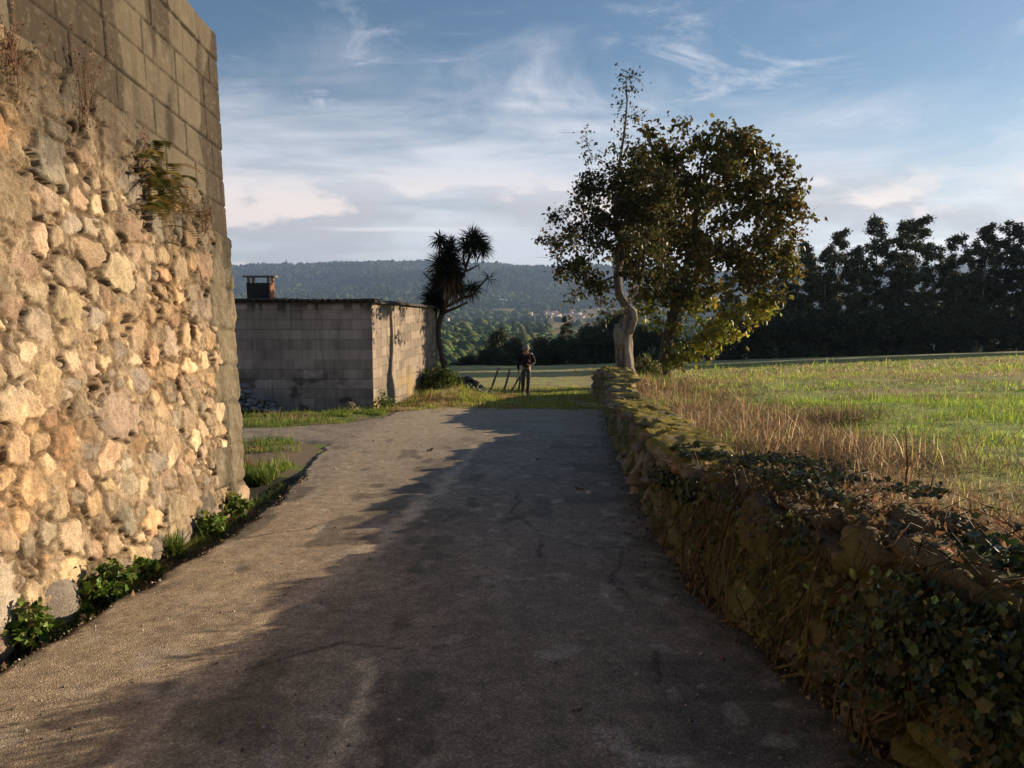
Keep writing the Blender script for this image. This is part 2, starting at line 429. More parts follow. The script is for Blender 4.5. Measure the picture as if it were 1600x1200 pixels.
# rubble
Ps, Ss = dart(-6, 8.2, -1.6, 3.0, [(.19, .26, 1, 40), (.12, .18, 1, 420), (.07, .11, 1, 3000), (.028, .055, 1, 16000)], 3, .68)
F1, F2, ID = stones(su, tv, Ps, Ss, 5, 1.2, .022, 12.)
rg = np.random.default_rng(8)
ns = len(Ps); prot = rg.normal(0, 1, ns); tlu = rg.normal(0, 1, ns); tlv = rg.normal(0, 1, ns)
rad = Ss[ID]; e = np.minimum((F2-F1)*.5, 1.36-F1)*rad          # metres to the nearest edge
du = S-Ps[ID, 0]; dv = T-Ps[ID, 1]
cov = sst(.62, .84, fbm(S*1.3, T*1.3, 3, 77))                    # where mortar covers the stone edges
core = sst(0., .024, e-.010*cov-.003)
rough = (fbm(S*9, T*9, 5, 81, .6)-.5); rough2 = (fbm(S*34, T*34, 4, 83, .6)-.5)
facet = np.abs(fbm(S*5+3, T*5, 3, 87)-.5)
hs = .012+np.clip(prot[ID], -1.5, 2)*.007*np.clip(rad/.15, .4, 1.4)+tlu[ID]*du*.08+tlv[ID]*dv*.08+rough*.026+rough2*.020-facet*.03
hm = -.011+.020*cov+rough*.022+rough2*.03-.024*sst(.50, .60, fbm(S*3.6, T*3.6, 4, 90))*(1-.6*cov)
hole = sst(.70, .76, fbm(S*2.6+9, T*2.6, 3, 95))*sst(.03, 0., e); hm -= .04*hole
Hr = mix(hm, hs, core)
pal = np.array([(.40, .32, .23), (.45, .37, .265), (.34, .29, .23), (.28, .255, .22), (.39, .285, .21), (.46, .365, .245), (.42, .30, .185), (.52, .43, .31), (.35, .28, .22)])
sc = pal[rg.integers(0, len(pal), ns)]*rg.lognormal(0, .22, (ns, 1))*rg.normal(1, .018, (ns, 3))
Cr = mix(np.array([.36, .285, .20])*(.75+.5*fbm(S*6, T*6, 4, 99)[..., None]), sc[ID]*(.45+1.1*fbm(S*9, T*9, 5, 101, .7)[..., None]), core[..., None])
grey = sst(.46, .62, fbm(S*1.9+4, T*2.3, 5, 103, .6)); opn = .28+.72*sst(.36, .57, fbm(S*3.6, T*3.6, 4, 90))*(1-.6*cov); Cr = mix(Cr, np.array([.10, .072, .046]), (opn*sst(.8, .3, core)*.8)[..., None])
Cr = mix(Cr, Cr*np.array([.62, .64, .66]), (grey*.7*core)[..., None])
lich = sst(.60, .66, fbm(S*11, T*11, 4, 107, .65)); Cr = mix(Cr, np.array([.48, .42, .32]), (lich*.35)[..., None])
och = sst(.55, .72, fbm(S*.9+7, T*.9, 3, 109)); Cr = mix(Cr, Cr*np.array([1.08, .92, .74]), (och*.6)[..., None])
# block region: running bond of big concrete blocks, courses follow the slope of the lane
rows = np.array([4.2, 3.86, 3.57, 3.28, 2.99, 2.69, 2.42, 2.11, 1.57, 1.15, .79, .40, -.05, -.46, -1.6])
rid = np.searchsorted(-rows, -T)-1; rid = np.clip(rid, 0, len(rows)-2)
top = rows[rid]; bot = rows[rid+1]
off = np.array([7.57, 7.26, 7.08, 7.70, 7.22, 7.38, 7.62, 7.45, 7.5, 7.4, 7.55, 7.38, 7.28, 7.5])[rid]
W = np.array([.61]*7+[2.]*7)[rid]
kk = np.floor((S-off)/W); fj = (S-off)/W-kk; dj = np.minimum(fj, 1-fj)*W
ej = np.minimum(dj, np.minimum(top-T, T-bot)); ej = np.where(rid < 7, ej, np.minimum(top-T, T-bot))
wv = (fbm(S*14, T*14, 3, 111)-.5)*.012
jw = sst(.0, .010, ej+wv-.003)
pr = _h(rid.astype(np.int64), kk.astype(np.int64), np.zeros_like(rid).astype(np.int64), 5)
Hb = -.030+.024*jw+(pr-.5)*.012+(fbm(S*25, T*25, 4, 113)-.5)*.008
Hb += np.where(rid == 0, .012, 0)
Cb = np.array([.215, .175, .118])*(.86+.28*pr[..., None])*(.72+.55*fbm(S*6, T*6, 5, 115)[..., None])
str_ = fbm(S*2.2+(fbm(S*3, T*2, 3, 3)-.5)*.5, T*.45, 3, 119)                                # damp stains running down from the top
st = sst(.45, .50, str_+(fbm(S*5, T*3, 3, 121)-.5)*.10)
Cb = mix(Cb, np.array([.070, .048, .031]), (st*.84)[..., None])
drip = sst(.62, .72, fbm(S*7, T*.5, 3, 123)); Cb = mix(Cb, Cb*.5, (drip*.5)[..., None])
lic = sst(.60, .66, fbm(S*24+wv*40, T*24, 5, 125, .7)); Cb = mix(Cb, np.array([.34, .30, .22]), (lic*.25)[..., None])
Cb = mix(Cb, np.array([.05, .04, .03]), ((1-jw)*.75)[..., None])
# quoins at the corner: large rendered stones
wq = (fbm(S*6, T*6, 4, 143)-.5)*.05
Hq = .008+.016*sst(0., .045, ej+wv+wq)+(fbm(S*6, T*6, 5, 127, .6)-.5)*.055+(fbm(S*30, T*30, 3, 129)-.5)*.010+(pr-.5)*.02
Cq = np.array([.27, .215, .14])*(.6+.8*fbm(S*5, T*4, 5, 131, .62)[..., None])
mo = sst(.50, .66, fbm(S*3, T*.8+3, 4, 133)); Cq = mix(Cq, np.array([.085, .075, .045]), (mo*.7)[..., None])
lq = sst(.62, .68, fbm(S*14, T*12, 4, 135)); Cq = mix(Cq, np.array([.42, .37, .28]), (lq*.4)[..., None])
Cq = mix(Cq, Cq*.35, ((1-sst(.0, .03, ej+wv+wq))*sst(.35, .6, fbm(S*4, T*4, 3, 145)))[..., None])
# regions
wb = (fbm(S*4, T*4, 3, 137)-.5)*.10; wb2 = (fbm(S*4+8, T*4, 4, 139)-.5)*.42
lowT = np.where(S < 6.2+wb, 2.69, 2.42)+np.where(S < 6.2, wb*.35, wb*.6)
isb = (T > lowT) | ((S > 7.62) & (T > 2.11))
isb |= S > YC+.25
qe = np.array([7.6]*7+[7.62, 7.50, 7.68, 7.48, 7.70, 7.30, 7.72])[rid]+wb2
isq = (~isb) & (S > qe)
H = np.where(isb, Hb, np.where(isq, Hq, Hr+.012))
C = np.where(isb[..., None], Cb, np.where(isq[..., None], Cq, Cr))
# soot and black lichen just under the blocks
gr = sst(1.25, .0, lowT-T)*(~isb)*sst(.35, .60, fbm(S*3, T*2.2, 5, 141, .6)+.20*sst(.7, 0., lowT-T)+.10*sst(5, 7, S))
C = mix(C, np.array([.05, .043, .032]), (gr*.82)[..., None])
low = sst(.45, .0, T+1.0-.12*0+SHR*0-(.0)+.0*S+(-.0))*0
C = np.where((isb | isq)[..., None], C, C*np.array([1.04, .955, .86]))
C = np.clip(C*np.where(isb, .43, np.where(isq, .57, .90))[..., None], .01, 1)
batt = .015*(Z+.5)
ang = np.where(S <= YC, 0., 1.)
px = np.where(S <= YC, -2.905-batt+H, -2.905-batt+.0-(S-YC)+np.where(S == YC, 0, 0))
py = np.where(S <= YC, S+.015*(Z-1)*.0+sst(YC-.02, YC, S)*H*.6, YC+.012+H*.8)
cs = sst(YC-.05, YC, S)*(S <= YC); px = px-cs*.012
pz = Z+(fbm(S*1.5, T*0, 2, 4)-.5)*.03*(T > 4.1)
V = np.stack([px, py, pz], -1).reshape(-1, 3)
F = grid_faces(len(su), len(tv)); nv_ = len(tv)
reg = np.where(isb, 0, np.where(isq, 1, 2)).ravel()
fr = reg[F].min(axis=1)
M_STONE = m_attr('rubble_stone', .93, 85., .6, 90., .9, .014)
M_BLOCK = m_attr('concrete_block', .95, 70., .22, 110., .45, .006)
bld = empty('stone_building', (-2.9, YC, -.66), 'tall old stone building at the left raised with weathered concrete blocks', 'building')
def submesh(name, sel, mat, parent):
    f = F[sel]; us, inv = np.unique(f, return_inverse=True)
    me = mesh_np(name, V[us]-np.array(parent.location), [inv.reshape(-1, 4)], C.reshape(-1, 3)[us], True)
    return add(name, me, mat, parent)
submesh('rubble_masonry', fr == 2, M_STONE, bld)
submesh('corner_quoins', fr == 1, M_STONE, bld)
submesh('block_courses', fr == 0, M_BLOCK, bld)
# back of the building (solid body behind the faces)
b = MB(bld.location)
bx0, bx1 = -9.5, -2.99
for (xa, xb, ya, yb, in_) in ((bx0, -3.06, -6, YC-.05, 0),):
    za, zb = 4.11-SHR*(ya-YC)-.012, 4.11-.012
    Vb = [(xa, ya, -2), (xb, ya, -2), (xa, yb, -2), (xb, yb, -2), (xa, ya, za), (xb+.06, ya, za), (xa, yb, zb), (xb+.06, yb, zb)]
    b.put(Vb, None, [(0, 2, 3, 1), (4, 5, 7, 6), (0, 1, 5, 4), (2, 6, 7, 3), (0, 4, 6, 2), (1, 3, 7, 5)], (.2, .16, .11))
b.build('rear_walls', M_BLOCK, bld)
# boulders the wall stands on
def boulder_mesh(mb, c, size, rg, col, sub=14):
    th = np.linspace(0, PI, sub); ph = np.linspace(0, 2*PI, sub*2, endpoint=False)
    TH, PH = np.meshgrid(th, ph, indexing='ij')
    D = np.stack([np.sin(TH)*np.cos(PH), np.sin(TH)*np.sin(PH), np.cos(TH)], -1)
    r = np.ones(TH.shape)
    for _ in range(9):
        n = rand_dirs(1, rg)[0]; k = rg.uniform(.62, .95); d = D@n
        r = np.minimum(r, np.where(d > .05, k/np.maximum(d, .05), 9))
    sd = int(rg.integers(1, 9999))
    q = fbm(D[..., 0]*3+D[..., 2]*2+5, D[..., 1]*3-D[..., 2]*2, 4, sd); r = r*(1+(q-.5)*.22)
    P = D*r[..., None]*np.array(size)+np.array(c)
    m = sub*2; i, j = np.meshgrid(np.arange(sub-1), np.arange(m), indexing='ij'); a = i*m+j; a2 = i*m+(j+1) % m
    Q = np.stack([a, a+m, a2+m, a2], -1).reshape(-1, 4)
    mb.put(P.reshape(-1, 3), None, Q, (np.array(col)*(.6+.8*fbm(D[..., 0]*5, D[..., 1]*5+D[..., 2]*4, 4, sd+1)[..., None])).reshape(-1, 3))
rg = np.random.default_rng(31)
for (yy, sx, sy, sz, col) in ((4.05, .18, .30, .17, (.2, .14, .1)), (4.72, .17, .27, .20, (.20, .17, .14)), (5.55, .14, .2, .13, (.26, .2, .15)), (6.0, .14, .22, .14, (.24, .19, .15)),
                              (6.55, .14, .2, .13, (.2, .17, .14)), (7.2, .15, .33, .13, (.25, .18, .14)), (7.97, .22, .24, .19, (.33, .24, .16)), (3.3, .17, .3, .16, (.25, .2, .15)), (2.5, .17, .3, .17, (.25, .2, .15))):
    mb = MB(bld.location); boulder_mesh(mb, (-2.985, yy, float(gz(-2.75, yy))+sz*.55), (sx, sy, sz), rg, col)
    mb.build('base_boulder', M_STONE, bld, True)

# ================================================================== RIGHT: low mossy boundary wall
def wallH(Y):
    return np.interp(Y, [-7, 3, 4.67, 5.9, 7.6, 9, 11, 13, 14.9, 16.2, 17.5, 19.7, 23, 26.0, 27.5], [.78, .80, .78, .64, .64, .72, .66, .62, .50, .66, .84, .97, .95, .80, .62])
wy = np.concatenate([np.arange(-7, 1.5, .08), np.arange(1.5, 10, .018), np.arange(10, 18, .035), np.arange(18, 27.5, .06)])
wv_ = np.arange(0, 1.95, .0165)
SY, WV = np.meshgrid(wy, wv_, indexing='ij')
Hh = wallH(SY); TH_ = .50
Pw, Sw = dart(-7, 27.5, 0, 1.95, [(.16, .22, 1, 500), (.10, .14, 1, 3000), (.05, .09, 1, 9000)], 13, .82)
F1, F2, ID = stones(wy, wv_, Pw, Sw, 15, 1.5, .03, 9.)
rg = np.random.default_rng(18); nsw = len(Pw)
pr_ = rg.normal(0, 1, nsw); rad = Sw[ID]; e = np.minimum((F2-F1)*.6, 1.12-F1)*rad
core = sst(0, .03, e-.003)
hh = mix(-.075*np.ones(e.shape), .03+pr_[ID]*.02+rg.normal(0, .15, nsw)[ID]*(SY-Pw[ID, 0])+rg.normal(0, .2, nsw)[ID]*(WV-Pw[ID, 1]), core)
hh += (fbm(SY*8, WV*8, 4, 151)-.5)*.05+(fbm(SY*28, WV*28, 3, 153)-.5)*.02+(fbm(SY*1.3, WV*1.3, 3, 155)-.5)*.10
mossm = sst(.40, .54, fbm(SY*2, WV*2.4, 4, 157)); hh = mix(hh, hh*.7+.015+(fbm(SY*20, WV*20, 3, 159)-.5)*.03, mossm*.8)
# cross-section: front face with batter, flat top, back face
fr_ = np.clip(WV/Hh, 0, 1); on = np.clip((WV-Hh)/TH_, 0, 1); bk = np.clip(WV-Hh-TH_, 0, None)
a0 = sst(Hh-.06, Hh+.06, WV); a1 = sst(Hh+TH_-.06, Hh+TH_+.06, WV)
nx = -(1-a0)+a1; nz = a0*(1-a1)+.12
X0 = wallx(SY)
wx_ = X0+.10*fr_+TH_*on+nx*hh; base = -SL*SY
wz_ = base-.05+(Hh+.05)*fr_-bk+nz*hh
V = np.stack([wx_, SY+(fbm(SY*6, WV*6, 2, 4)-.5)*.02, wz_], -1).reshape(-1, 3)
palw = np.array([(.17, .14, .10), (.21, .17, .125), (.13, .12, .095), (.22, .155, .105), (.16, .15, .125)])
cw = palw[rg.integers(0, 5, nsw)]*rg.lognormal(0, .2, (nsw, 1))
Cw = cw[ID]*(.5+1.0*fbm(SY*9, WV*9, 4, 161)[..., None]); Cw = mix(np.array([.04, .032, .02])[None, None], Cw, core[..., None])
mossc = mix(np.array([.16, .15, .04]), np.array([.09, .11, .034]), fbm(SY*3, WV*3, 3, 163)[..., None])*(.6+.8*fbm(SY*25, WV*25, 3, 165)[..., None])
mossc = mix(mossc, np.array([.13, .09, .05])[None, None], (sst(.5, .7, fbm(SY*1.6, WV*1.6+3, 3, 167))*.7)[..., None])
Cw = mix(Cw, mossc, np.maximum(mossm*.85, sst(.3, .7, fbm(SY*4, WV*4, 3, 169))*a0*.8)[..., None])
bw = empty('boundary_wall', (2.0, 12.0, -.97), 'low mossy dry stone wall with slab coping along the right of the lane', 'wall')
M_MOSSY = m_attr('mossy_stone', .95, 70., .45, 60., .7, .02)
V_, C_ = V, Cw.reshape(-1, 3)
me = mesh_np('stone_core', V_-np.array(bw.location), [grid_faces(len(wy), len(wv_))[:, ::-1]], C_, True); add('stone_core', me, M_MOSSY, bw)
# end cap stones so that the far end is closed
rg = np.random.default_rng(41)
mb = MB(bw.location)
for k in range(14):
    boulder_mesh(mb, (wallx(27.4)+rg.uniform(.1, .6), 27.45+rg.uniform(-.1, .15), -SL*27.4+rg.uniform(.05, .6)), (.2, .16, .13), rg, (.13, .11, .08), 8)
mb.build('end_stones', M_MOSSY, bw, True)
# coping slabs
m, t = nt('mossy_slab'); ge = N(t, 'ShaderNodeNewGeometry'); sep = N(t, 'ShaderNodeSeparateXYZ'); L(t, ge.outputs['Normal'], sep.inputs[0]); co = geoco(t)
a = attr(t).outputs[0]
rock = mixc(t, 1., a, ramp(t, noise(t, 22., 8, .7, co), [(.3, (.5,)*3), (.7, (1.5,)*3)]), 'MULTIPLY')
mosc = ramp(t, noise(t, 30., 5, .7, co), [(.3, (.07, .06, .010)), (.55, (.27, .21, .028)), (.75, (.40, .30, .045))])
mk = math_(t, 'MULTIPLY', ramp(t, sep.outputs['Z'], [(.35, (0, 0, 0)), (.75, (1, 1, 1))]), ramp(t, noise(t, 4.5, 7, .7, co), [(.36, (0, 0, 0)), (.46, (1, 1, 1))]))
finish(t, mixc(t, mk, rock, mosc), .95, bump(t, noise(t, 75., 6, .75, co), .8, .03), .2)
M_SLAB = m
def slab(mb, L_, W_, T_, rg, col):
    n = 16; uu = np.linspace(-1, 1, n)
    A, B = np.meshgrid(uu, uu, indexing='ij')
    sh = int(rg.integers(1, 9999)); wobx = (fbm(A*1.5+sh, B*1.5, 3, sh)-.5); woby = (fbm(A*1.5, B*1.5+sh, 3, sh+1)-.5)
    Xs = A*W_*.5+wobx*W_*.4; Ys = B*L_*.5+woby*L_*.4; edge = np.maximum(np.abs(A), np.abs(B))
    Zt = T_*.5-.5*T_*sst(.75, 1., edge)*.7+(fbm(A*2.5, B*2.5+sh, 4, sh+2)-.5)*T_*.75+(fbm(A*9, B*9+sh, 3, sh+5)-.5)*.03
    Zb = -T_*.5+(fbm(A*2+5, B*2+sh, 3, sh+3)-.5)*T_*.3+.5*T_*sst(.8, 1., edge)*.3
    Vt = np.stack([Xs, Ys, Zt], -1).reshape(-1, 3); Vb = np.stack([Xs*.97, Ys*.97, Zb], -1).reshape(-1, 3)
    Fq = grid_faces(n, n); k = n*n
    rim = list(range(0, n))+[i*n+n-1 for i in range(1, n)]+[(n-1)*n+j for j in range(n-2, -1, -1)]+[i*n for i in range(n-2, 0, -1)]
    Qs = [(rim[i], rim[(i+1) % len(rim)], rim[(i+1) % len(rim)]+k, rim[i]+k) for i in range(len(rim))]
    mb.put(np.vstack([Vt, Vb]), None, np.vstack([Fq, Fq[:, ::-1]+k, np.array(Qs)]), col)
yy = 5.35
while yy < 26.6:
    big = 6.3 < yy < 7.4
    Ls = 1.05 if big else rg.uniform(.45, .9); yc = yy+Ls/2; yy += Ls*rg.uniform(.82, 1.0)
    if 14.4 < yc < 15.4: continue
    Th = rg.uniform(.08, .14); Wd = rg.uniform(.55, .72)
    mb = MB((0, 0, 0)); slab(mb, Ls, Wd, Th, rg, palw[rg.integers(0, 5)]*1.5)
    if rg.random() < .35 and not big: # a second thinner slab on top
        pass
    o = mb.build('coping_stone', M_SLAB, bw, True)
    dw_ = wallx(yc+.1)-wallx(yc-.1)
    o.location = Vector((wallx(yc)+.10+TH_*.5+rg.uniform(-.06, .03), yc, -SL*yc+wallH(yc)+Th*.42))-bw.location
    o.rotation_euler = (-math.atan(SL)+rg.normal(0, .05), rg.normal(0, .06), -math.atan(dw_/.2)+rg.normal(0, .12))
# moss tufts and dead grass hanging on the road face
n = 17000
yy = np.concatenate([rg.uniform(1.2, 9, 11000), rg.uniform(9, 24, 6000)]); hv = rg.beta(1.4, 1.1, n)
keep = fbm(yy*1.6, hv*2.2, 3, 171)+rg.normal(0, .06, n) > .44; yy = yy[keep]; hv = hv[keep]; n = len(yy)
P = np.stack([wallx(yy)+.10*hv-.02, yy, -SL*yy+wallH(yy)*hv], 1)
D = np.stack([-np.abs(rg.normal(.35, .3, n)), rg.normal(0, .35, n), -np.abs(rg.normal(.8, .4, n))], 1)
ln = rg.lognormal(-3.25, .45, n)*np.where(hv > .5, 1.3, 1); w = rg.uniform(.004, .010, n)
sd = np.stack([np.zeros(n), np.ones(n), np.zeros(n)], 1)+rg.normal(0, .4, (n, 3))
mid = P+D*(ln*.5)[:, None]+np.stack([-ln*.12, ln*0, ln*.08], 1); tip = P+D*ln[:, None]
Vm = np.stack([P-sd*w[:, None], P+sd*w[:, None], mid-sd*w[:, None]*.8, mid+sd*w[:, None]*.8, tip], 1).reshape(-1, 3); i = np.arange(n)[:, None]*5
cm = jit([(.16, .155, .04), (.12, .14, .036), (.16, .14, .065), (.11, .10, .05), (.09, .115, .03)], n, rg, .3)
M_GRASS = m_leaf('grass_blade', .5, .6, .25)
mb = MB(bw.location); mb.put(Vm, i+np.array([[2, 3, 4]]), i+np.array([[0, 1, 3, 2]]), np.repeat(cm, 5, 0))
tag(mb.build('moss', M_GRASS, bw), kind='stuff')
# ------------------------------------------------------------------ a point at a real distance along a line of sight (used for measuring)
_th = math.atan(150/1200); _c, _s = math.cos(_th), math.sin(_th)
def pt(px, py, Y):
    u = (px-800)/1200; v = (600-py)/1200
    d = np.array([u, _c+v*_s, -_s+v*_c]); return np.array([0, 0, 1.6])+d*(Y/d[1])

# ================================================================== SHED
C0 = np.array([-3.72, 20.4]); C1 = np.array([-2.67, 27.4]); ZT0, ZT1 = 1.24, .90
shed = empty('block_shed', (C0[0], C0[1], -1.65), 'low grey concrete block shed with a corrugated roof beyond the stone building', 'shed')
def block_wall(name, ax, ay, length, zb0, zt0, zt1, front, seed):
    """a wall of hollow blocks: local u along the wall, built as a fine grid with real joints, 0.2 m thick"""
    du = .02; u = np.arange(0, length+du, du); u[-1] = length
    w = np.linspace(0, 1, 150)
    U, Wn = np.meshgrid(u, w, indexing='ij'); zt = zt0+(zt1-zt0)*U/length
    Zc = zb0+(zt-zb0)*Wn; hgt = Zc-(-1.62)
    bh, bl = .265, .53
    row = np.floor(hgt/bh); fz = hgt-row*bh; uo = U+np.where(row % 2 == 0, 0, bl/2)
    k = np.floor(uo/bl); fu = uo-k*bl
    ez = np.minimum(fz, bh-fz); eu = np.minimum(fu, bl-fu)
    j = np.minimum(sst(0., .014, ez), .35+.65*sst(0., .010, eu))
    pr = _h(row.astype(np.int64), k.astype(np.int64), np.zeros_like(k).astype(np.int64), seed)
    dep = -.012*(1-j)+(pr-.5)*.006+(fbm(U*12, hgt*12, 3, seed)-.5)*.006
    base = np.array([.29, .24, .205]) if front else np.array([.225, .182, .142])
    c = base*(.76+.48*pr[..., None])*(.7+.6*fbm(U*1.7, hgt*1.7, 5, seed+2)[..., None])
    c = c*(.80+.4*fbm(U*16, hgt*1.2, 3, seed+4)[..., None])
    c = mix(c, c*.42, (1-j)[..., None]*.8)
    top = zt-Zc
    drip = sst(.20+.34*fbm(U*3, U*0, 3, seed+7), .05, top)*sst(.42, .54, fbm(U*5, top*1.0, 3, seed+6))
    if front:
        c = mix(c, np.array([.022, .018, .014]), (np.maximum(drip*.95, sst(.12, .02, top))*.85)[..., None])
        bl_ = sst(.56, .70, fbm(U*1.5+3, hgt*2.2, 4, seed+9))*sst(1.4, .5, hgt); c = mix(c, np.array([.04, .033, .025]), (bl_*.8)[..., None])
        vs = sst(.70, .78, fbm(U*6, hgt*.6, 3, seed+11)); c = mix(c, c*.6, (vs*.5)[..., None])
    else:
        ys = sst(.6, .72, fbm(U*1.1+2, hgt*1.5, 3, seed+9))*sst(.9, .2, hgt); c = mix(c, np.array([.30, .21, .08]), (ys*.7)[..., None])
        c = mix(c, c*.55, (sst(.6, .68, fbm(U*9, hgt*.5, 3, seed+11))*.45)[..., None])
        c = mix(c, np.array([.10, .08, .06]), (drip*.6*sst(.35, .0, U/length))[..., None])
    dirv = np.array([ax, ay]); nrm = np.array([ay, -ax])*(-1 if front else 1)
    X = C0[0]+dirv[0]*U+nrm[0]*dep; Y = C0[1]+dirv[1]*U+nrm[1]*dep
    V = np.stack([X, Y, Zc], -1).reshape(-1, 3)
    n = len(V); nu_, nw = len(u), len(w)
    f = grid_faces(nu_, nw)
    # back sheet and rim
    Vb = np.stack([C0[0]+dirv[0]*U-nrm[0]*.2, C0[1]+dirv[1]*U-nrm[1]*.2, Zc], -1)[[0, -1]][:, [0, -1]].reshape(-1, 3)
    a, b_, c_, d_ = 0, nw-1, (nu_-1)*nw, nu_*nw-1
    extra = [(n+0, n+1, n+3, n+2), (b_, d_, n+3, n+1), (a, b_, n+1, n+0), (d_, c_, n+2, n+3)]
    V = np.vstack([V, Vb]); cc = np.vstack([c.reshape(-1, 3), np.tile(base*.7, (4, 1))])
    me = mesh_np(name, V-np.array(shed.location), [np.vstack([f, np.array(extra)])], np.clip(cc, .008, 1), False)
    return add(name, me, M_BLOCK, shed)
dv = (C1-C0)/np.linalg.norm(C1-C0); SL_ = float(np.linalg.norm(C1-C0))
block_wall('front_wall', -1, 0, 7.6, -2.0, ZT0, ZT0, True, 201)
# side wall starts just behind the front wall's outer face
_C = C0.copy(); C0 = C0+np.array([.004, .003])
block_wall('side_wall', dv[0], dv[1], SL_, -2.7, ZT0-.0, ZT1, False, 231); C0 = _C
mb = MB(shed.location)   # rear walls
a, b_, c_, d_ = C1+np.array([-.02, 0]), C1+np.array([-7.6, 0]), C0+np.array([-7.58, .05]), C0
for (p, q, zp, zq) in ((a, b_, ZT1, ZT1), (b_, c_, ZT1, ZT0)):
    mb.put([(p[0], p[1], -3), (q[0], q[1], -3), (q[0], q[1], zq-.01), (p[0], p[1], zp-.01), (p[0]-.1, p[1]-.2, -3), (q[0]+.2, q[1]-.2, -3), (q[0]+.2, q[1]-.2, zq-.01), (p[0]-.1, p[1]-.2, zp-.01)], None,
           [(0, 1, 2, 3), (5, 4, 7, 6), (3, 2, 6, 7)], (.22, .19, .16))
mb.build('rear_walls', M_BLOCK, shed)
# corrugated roof
rg = np.random.default_rng(3)
m, t = nt('corrugated_sheet'); co = objco(t)
cc = ramp(t, noise(t, 3., 8, .7, co), [(.3, (.035, .030, .026)), (.55, (.075, .066, .056)), (.75, (.12, .10, .07))])
finish(t, cc, .9, bump(t, noise(t, 40., 5, .7, co), .4, .01), .2); M_ROOF = m
xs = np.linspace(-7.8, .16, 360); ys = np.linspace(-.16, 1.03, 26)
XX, YY = np.meshgrid(xs, ys, indexing='ij')
sheet = np.floor(xs/.9); jx = (_h(sheet.astype(np.int64), sheet.astype(np.int64)*0, sheet.astype(np.int64)*0, 4)-.5)
yy_ = YY.copy(); yy_[:, 0] = -.024+jx*.03
yy_[:, 1:] = np.linspace(0.0, 1.03, 25)[None]
PX = C0[0]+XX+(C1[0]-C0[0])*yy_; PY = C0[1]+(C1[1]-C0[1])*yy_
PZ = ZT0+.055+(ZT1-ZT0)*yy_+.024*np.sin(XX/.177*2*PI)+(fbm(XX*1.1, yy_*6, 3, 77)-.5)*.05+jx[:, None]*.02-.03*sst(-.05, .16, XX)
V = np.stack([PX, PY, PZ], -1).reshape(-1, 3); V2 = V-np.array([0, 0, .035]); f = grid_faces(360, 26); n = len(V)
nw = 26; rim = list(range(0, nw))+[i*nw+nw-1 for i in range(1, 360)]+[359*nw+j for j in range(nw-2, -1, -1)]+[i*nw for i in range(358, 0, -1)]
Qs = [(rim[i], rim[i]+n, rim[(i+1) % len(rim)]+n, rim[(i+1) % len(rim)]) for i in range(len(rim))]
me = mesh_np('roof', np.vstack([V, V2])-np.array(shed.location), [np.vstack([f, f[:, ::-1]+n, np.array(Qs)])], np.ones((2*n, 3)), True)
roof = add('roof', me, M_ROOF, shed)
# rafters' ends and broken tiles at the eave
mb = MB(shed.location)
for k in range(26):
    xx = C0[0]-7.3+k*.29+rg.uniform(-.08, .08); zz = ZT0+.045+rg.uniform(-.01, .015)
    mb.box(xx, xx+rg.uniform(.36, .46), C0[1]-.14+rg.uniform(-.03, .05), C0[1]+.12, zz, zz+rg.uniform(.015, .035), (.04, .035, .03))
mb.build('eave_tiles', M_ROOF, roof)
# chimney
m, t = nt('chimney_brick'); br = N(t, 'ShaderNodeTexBrick'); br.inputs['Scale'].default_value = 1.; br.inputs['Brick Width'].default_value = .24; br.inputs['Row Height'].default_value = .075; br.inputs['Mortar Size'].default_value = .008
br.inputs['Color1'].default_value = (.40, .15, .07, 1); br.inputs['Color2'].default_value = (.32, .12, .06, 1); br.inputs['Mortar'].default_value = (.25, .2, .16, 1)
cx = N(t, 'ShaderNodeTexCoord'); sp = N(t, 'ShaderNodeSeparateXYZ'); cb = N(t, 'ShaderNodeCombineXYZ'); L(t, cx.outputs['Object'], sp.inputs[0])
L(t, math_(t, 'ADD', sp.outputs[0], sp.outputs[1]), cb.inputs[0]); L(t, sp.outputs[2], cb.inputs[1]); L(t, cb.outputs[0], br.inputs['Vector'])
cc = mixc(t, 1., br.outputs['Color'], ramp(t, noise(t, 9., 6, .7, cx.outputs['Object']), [(.3, (.6,)*3), (.7, (1.2,)*3)]), 'MULTIPLY'); finish(t, cc, .95, None, .2); M_BRICK = m
cx0, cx1, cy0, cy1, cz0, cz1 = -7.36, -6.74, 21.5, 21.97, 1.1, 1.74
mb = MB(shed.location); mb.box(cx0, cx1, cy0, cy1, cz0, cz1); chim = mb.build('chimney', M_BRICK, roof)
M_SOOT_SHADE = m_flat('shaded_soot', (.03, .026, .023), .95, 10, .4, .3)
mb = MB(shed.location); mb.box(cx0-.004, cx1-.01, cy0-.02, cy0-.003, cz0, cz1+.004); mb.build('shaded_front', M_SOOT_SHADE, roof)  # near-black front panel: soot and the face's shade in one colour
mb = MB(shed.location)
for (px_, py_) in ((cx0, cy0), (cx1-.07, cy0), (cx0, cy1-.07), (cx1-.07, cy1-.07), (cx0+.13, cy0+.02)):
    mb = MB(shed.location); mb.box(px_+.003, px_+.067, py_+.003, py_+.067, cz1, cz1+.15, (.28, .2, .15)); mb.build('cap_post', M_BLOCK, roof)
mb = MB(shed.location); mb.box(cx0-.09, cx1+.09, cy0-.08, cy1+.08, cz1+.15, cz1+.205, (.16, .14, .12)); mb.build('chimney_cap', M_BLOCK, roof)

